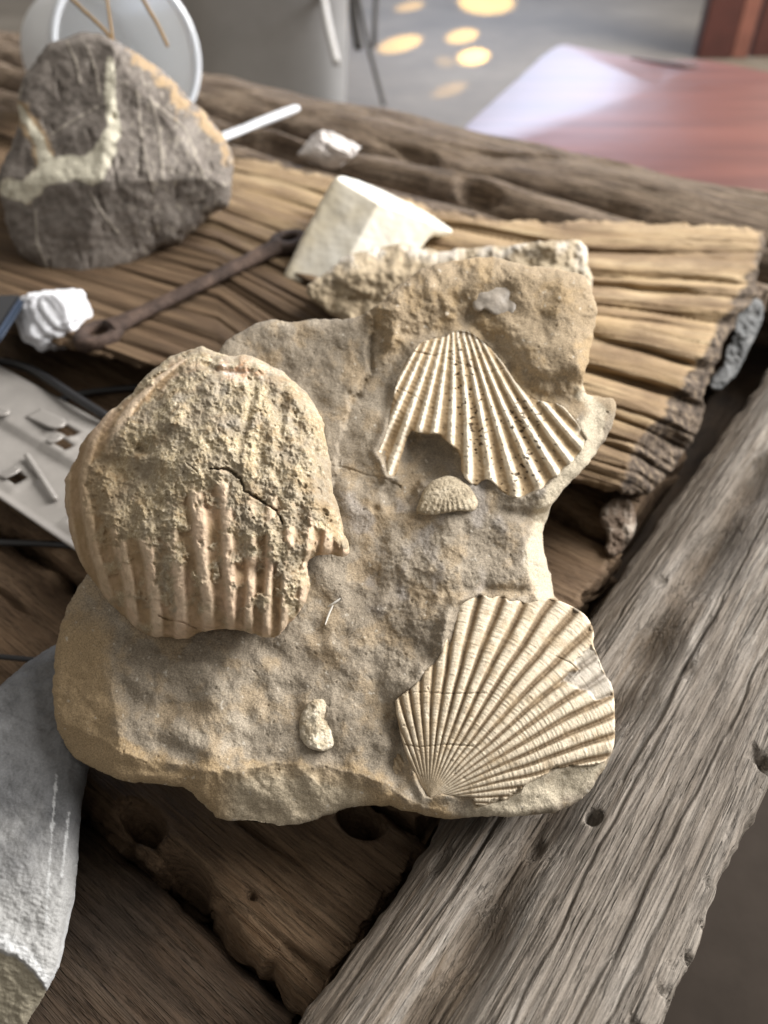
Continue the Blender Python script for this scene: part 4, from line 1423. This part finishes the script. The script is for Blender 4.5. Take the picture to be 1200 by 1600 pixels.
# white plastic knife
kn = plain_mat('white_plastic', (.74, .77, .82), .35, .04, 80)
KN = uvz(-.93, .80, .0)
a_, b_ = at(318, 226, .004), at(466, 168, .022)
knife = thing('plastic_knife', (a_ + b_) / 2, 'white plastic knife lying on the far beams beside the veined stone', 'knife')
dd = b_ - a_
tube('handle', [a_ + dd * .35, a_ + dd * .5, a_ + dd * .8, a_ + dd * .97, b_], [.006, .0085, .009, .008, .004], kn, knife, 12, flat=.6)
tube('blade', [a_ - dd * .4, a_, a_ + dd * .3, a_ + dd * .52], [.006, .011, .011, .009], kn, knife, 12, flat=.4)

# translucent tub lying on its side
k = NT('translucent_plastic')
tubm = k.done((.93, .95, .97), .3, None, Transmission_Weight=.15, Alpha=.72, IOR=1.3)
ctr = at_t(203, 88, 1.0)
vd = ctr - CAM
vd /= np.linalg.norm(vd)
axd = vd * math.cos(math.radians(24)) + np.array([-1, 0, -.02]) * math.sin(math.radians(24))
axd /= np.linalg.norm(axd)
e1 = np.cross(axd, [0, 0, 1.0]); e1 /= np.linalg.norm(e1)
e2 = np.cross(e1, axd)
tubo = thing('plastic_tub', ctr + np.array([0, 0, -.098]), 'clear translucent plastic tub lying on its side behind the veined stone', 'tub')


def lathe(name, prof, mat, parent, n_=96):
    an = np.arange(n_) * 2 * math.pi / n_
    v = np.array([ctr + axd * z_ + r_ * (math.cos(a) * e1 + math.sin(a) * e2) for r_, z_ in prof for a in an])
    m_ = len(prof)
    i = np.arange(m_ - 1)[:, None] * n_ + np.arange(n_)[None]
    j = np.arange(m_ - 1)[:, None] * n_ + (np.arange(n_)[None] + 1) % n_
    return mk(name, v, np.stack([i, j, j + n_, i + n_], -1).reshape(-1, 4), None, mat, parent, np.array(parent.location))


lathe('wall', [(.0935, .002), (.091, .02), (.088, .1), (.085, .19), (.080, .205), (.0, .206), (0, .2045), (.079, .2035), (.0835, .189), (.0865, .1), (.0895, .02), (.092, .002), (.0935, .002)], tubm, tubo)
rimm = plain_mat('milky_plastic_rim', (.74, .79, .86), .3, .03, 40, Transmission_Weight=.25)
lathe('rim', [(.091, -.002), (.0945, -.004), (.0985, -.002), (.099, .004), (.098, .012), (.0955, .014), (.0945, .008), (.092, .006), (.091, -.002)], rimm, tubo)

# dry stems on the veined stone
stm = plain_mat('dry_straw', (.24, .15, .06), .7, .25, 120)
for L, rr, lab in (([(85, -30), (118, 5), (148, 32), (172, 56), (186, 85), (192, 130)], .0016, 'dry curved straw stem arching over the top of the veined stone'),
                   ([(160, -40), (168, 5), (173, 40), (176, 60), (196, 150)], .0013, 'dry upright straw stem standing behind the veined stone top'),
                   ([(205, -40), (226, 5), (245, 35), (262, 72)], .0017, 'dry straw stem hanging in front of the clear tub')):
    tag(tube('dry_stem', [at_t(x_, y_, .70 if k_ < 5 else .71) for k_, (x_, y_) in enumerate(L)], rr, stm, None, 8), lab, 'stem', 'dry stems by the veined stone')

# little blocks between the slab end and the edge beam
bm_ = stone_mat('pale_blue_grey_rubble', ((.075, .077, .08), (.115, .118, .12), (.17, .17, .168)), 40, 500, .3, .0005, .85)


def rubble(poly, z, amp, seed, mat, lab, cat, name='rubble_piece', grp=None, back=.03):
    c = np.mean(poly, 0)
    pt = at(c[0], c[1], z)
    o = relief(name, poly, plane_t(pt, (.3, -.5, .8)), lambda x, y, s: amp * fbm(x, y, 24, 4, seed, .6), 2.0, mat, None, None, R=8, drop=10, back=back, smooth_n=1, jitter=1.5, seed=seed)
    return tag(o, lab, cat, grp)


rubble([(1150, 478), (1170, 462), (1196, 472), (1190, 505), (1172, 545), (1150, 590), (1132, 600), (1130, 560), (1145, 520)], -.012, 7, 1301, bm_, 'pale blue-grey rubble piece wedged between splintered slab end and edge beam', 'rubble')
rubble([(1122, 578), (1138, 566), (1146, 585), (1132, 606), (1112, 612), (1106, 598)], -.016, 4, 1311, bm_, 'small pale rubble chip below the blue-grey piece at the slab end', 'rubble')
rubble([(940, 788), (965, 772), (985, 780), (995, 810), (988, 845), (965, 872), (942, 866), (950, 835), (935, 820)], -.024, 8, 1321, stone_mat('mottled_pale_flake', ((.07, .045, .03), (.16, .12, .09), (.45, .40, .34)), 70, 500, .3, .0006, .9),
       'mottled pale bark flake in the dark gap under the slab end', 'bark flake', 'bark_flake')
timber('batten', U, (-.34, -.088), (.228, .262), -.026, .03, h_plank(1331), wood_grey, table, 120, 40, .008, .003, 1331)

# ================================================================ background behind the table
# glossy red-brown bench
k = NT('glossy_red_wood')
gv = k.map((1.2, 16, 16), rot=(0, 0, .55))
gn = k.noise(1, 6, .6, gv, .5)
bc = k.ramp(gn, [(.3, (.065, .015, .010)), (.5, (.11, .029, .019)), (.72, (.155, .048, .032))])
benm = k.done(bc, .42, k.bump(k.noise(5, 3), .004), Coat_Weight=.4, Coat_Roughness=.42)
BZ = -.30
b2 = [at(735, 186, BZ), at(800, 130, BZ), at(868, 66, BZ), at(905, 74, BZ), at(955, 84, BZ), at(1000, 89, BZ), at(1040, 95, BZ), at(1075, 93, BZ), at(1110, 93, BZ), at(1200, 112, BZ), at(1330, 130, BZ), at(1500, 330, BZ), at(1200, 330, BZ), at(900, 260, BZ)]
b2 = np.array(b2)
b2[0] += .35 * (b2[0] - b2[2]) / np.linalg.norm(b2[0] - b2[2])
bq = chaikin(b2[:, :2], 2)
bench = thing('wooden_bench', (*bq.mean(0), FZ), 'glossy red-brown live-edge bench behind the far corner of the table', 'bench')
n_ = len(bq)
cen = bq.mean(0)
rows = []
for f_, z_ in ((.985, BZ), (.997, BZ - .004), (1.0, BZ - .015), (1.0, BZ - .05), (.99, BZ - .06)):
    rows.append(np.column_stack([cen + (bq - cen) * f_, np.full(n_, z_)]))
v = np.vstack(rows + [[[*cen, BZ]], [[*cen, BZ - .06]]])
q = [[r * n_ + i_, (r + 1) * n_ + i_, (r + 1) * n_ + (i_ + 1) % n_, r * n_ + (i_ + 1) % n_] for r in range(4) for i_ in range(n_)]
area2 = np.sum(bq[:, 0] * np.roll(bq[:, 1], -1) - np.roll(bq[:, 0], -1) * bq[:, 1])
t1 = [[i_, (i_ + 1) % n_, 5 * n_] for i_ in range(n_)] + [[4 * n_ + (i_ + 1) % n_, 4 * n_ + i_, 5 * n_ + 1] for i_ in range(n_)]
if area2 < 0:
    q = [x_[::-1] for x_ in q]
    t1 = [x_[::-1] for x_ in t1]
mk('seat', v, q, t1, benm, bench, np.array(bench.location), smooth=False)
for px, py in ((830, 140), (1180, 160), (1250, 260), (930, 235)):
    c = at(px, py, BZ)
    box('leg', (c[0] - .035, c[1] - .035, FZ), (c[0] + .035, c[1] + .035, BZ - .055), benm, bench, .005)
knm = plain_mat('dark_knot', (.05, .035, .035), .5, .3, 40)
tube('knot', [at(985, 90, BZ + .002), at(1030, 97, BZ + .004), at(1070, 103, BZ + .004), at(1090, 102, BZ + .002)], [.004, .016, .022, .008], knm, bench, 10, flat=.25)

# dark red post of the next seat
prm = plain_mat('dark_red_post', (.06, .018, .014), .35, .2, 12)
prl = plain_mat('lighter_red_post', (.17, .065, .045), .4, .2, 12)
pp = at(1108, 110, -.32)
pd = at(1127, 60, -.3)
c = CAM + ray(1122, 60) * 4.6
post = thing('wooden_post', (c[0], c[1], FZ), 'dark red squared wooden post standing behind the bench', 'post')
box('board', (c[0] - .115, c[1] - .05, FZ), (c[0] + .085, c[1] + .05, 1.0), prm, post, .006)
box('board', (c[0] + .09, c[1] - .04, FZ), (c[0] + .19, c[1] + .06, 1.0), prl, post, .006)
box('board', (c[0] + .22, c[1] - .0, FZ), (c[0] + .45, c[1] + .08, 1.0), prm, post, .006)

# grey bin and dark stand on the floor behind
gm_ = plain_mat('grey_plastic', (.44, .445, .46), .5, .12, 5)
c = CAM + ray(400, 30) * 2.6
binn = thing('grey_bin', (c[0], c[1], FZ), 'large plain grey bin with rounded corner on the floor beyond the far beams', 'bin')
r0, r1 = .30, .36
an = np.arange(64) * 2 * math.pi / 64
prof = [(.26, FZ), (.27, FZ + .01), (.315, .02), (.335, .03), (.335, .06), (.31, .06), (.25, FZ + .03)]
v = []
for r_, z_ in prof:
    for a in an:
        q_ = 1 / (abs(math.cos(a)) ** 4 + abs(math.sin(a)) ** 4) ** .25
        v.append((c[0] + r_ * 1.0 * q_ * math.cos(a), c[1] + .2 + r_ * .8 * q_ * math.sin(a), z_))
q = [[k_ * 64 + i_, k_ * 64 + (i_ + 1) % 64, (k_ + 1) * 64 + (i_ + 1) % 64, (k_ + 1) * 64 + i_] for k_ in range(len(prof) - 1) for i_ in range(64)]
mk('tub_wall', np.array(v), q, None, gm_, binn, np.array(binn.location))
tube('edge_roll', [CAM + ray(502, -20) * 2.55, CAM + ray(512, 40) * 2.45, CAM + ray(526, 98) * 2.4], .013, plain_mat('light_grey_plastic', (.45, .44, .43), .4, .05), binn, 10)

dk = plain_mat('dark_metal', (.035, .032, .03), .4, .2, 20, Metallic=.6)
c = CAM + ray(575, 60) * 3.4
st = thing('metal_stand', (c[0], c[1], FZ), 'dark thin-legged metal stand on the floor beside the grey bin', 'stand')
tube('leg', [CAM + ray(548, -60) * 3.3, CAM + ray(572, 60) * 3.35, CAM + ray(600, 165) * 3.4], .010, dk, st, 8)
tube('leg', [CAM + ray(590, -60) * 3.7, CAM + ray(586, 30) * 3.7, CAM + ray(584, 75) * 3.75], .012, dk, st, 8)
tube('leg', [CAM + ray(545, -60) * 3.6, CAM + ray(552, 20) * 3.6, CAM + ray(560, 75) * 3.6], .022, dk, st, 8)


# dark cushioned stool added beside the table, rounded to darken the corner in a gradient
cu = plain_mat('dark_brown_vinyl', (.034, .027, .022), .85, .12, 30, .0006, Specular_IOR_Level=.08)
c = at(1330, 1660, -.36)
stool = thing('stool', (c[0], c[1], FZ), 'dark brown cushioned stool added to darken the lower right corner beside the edge beam', 'stool')
n1_, n2_ = 40, 80
tt_, aa_ = np.meshgrid(np.linspace(0, math.pi, n1_), np.linspace(0, 2 * math.pi, n2_, endpoint=False), indexing='ij')
def spw(v_, e_):
    return np.sign(v_) * np.abs(v_) ** e_
sr_ = spw(np.sin(tt_), .9)
vv_ = np.stack([c[0] + .34 * sr_ * spw(np.cos(aa_), .9), c[1] + .34 * sr_ * spw(np.sin(aa_), .9), -.46 + .14 * np.cos(tt_)], -1)
i = np.arange(n1_ - 1)[:, None] * n2_ + np.arange(n2_)[None]
j = np.arange(n1_ - 1)[:, None] * n2_ + (np.arange(n2_)[None] + 1) % n2_
mk('added_cushion', vv_.reshape(-1, 3), np.stack([i, i + n2_, j + n2_, j], -1).reshape(-1, 4), None, cu, stool, np.array(stool.location))
for sx in (-.15, .15):
    for sy in (-.15, .15):
        tube('leg', [(c[0] + sx, c[1] + sy, -.47), (c[0] + sx * 1.15, c[1] + sy * 1.15, FZ)], .014, dk, stool, 10)
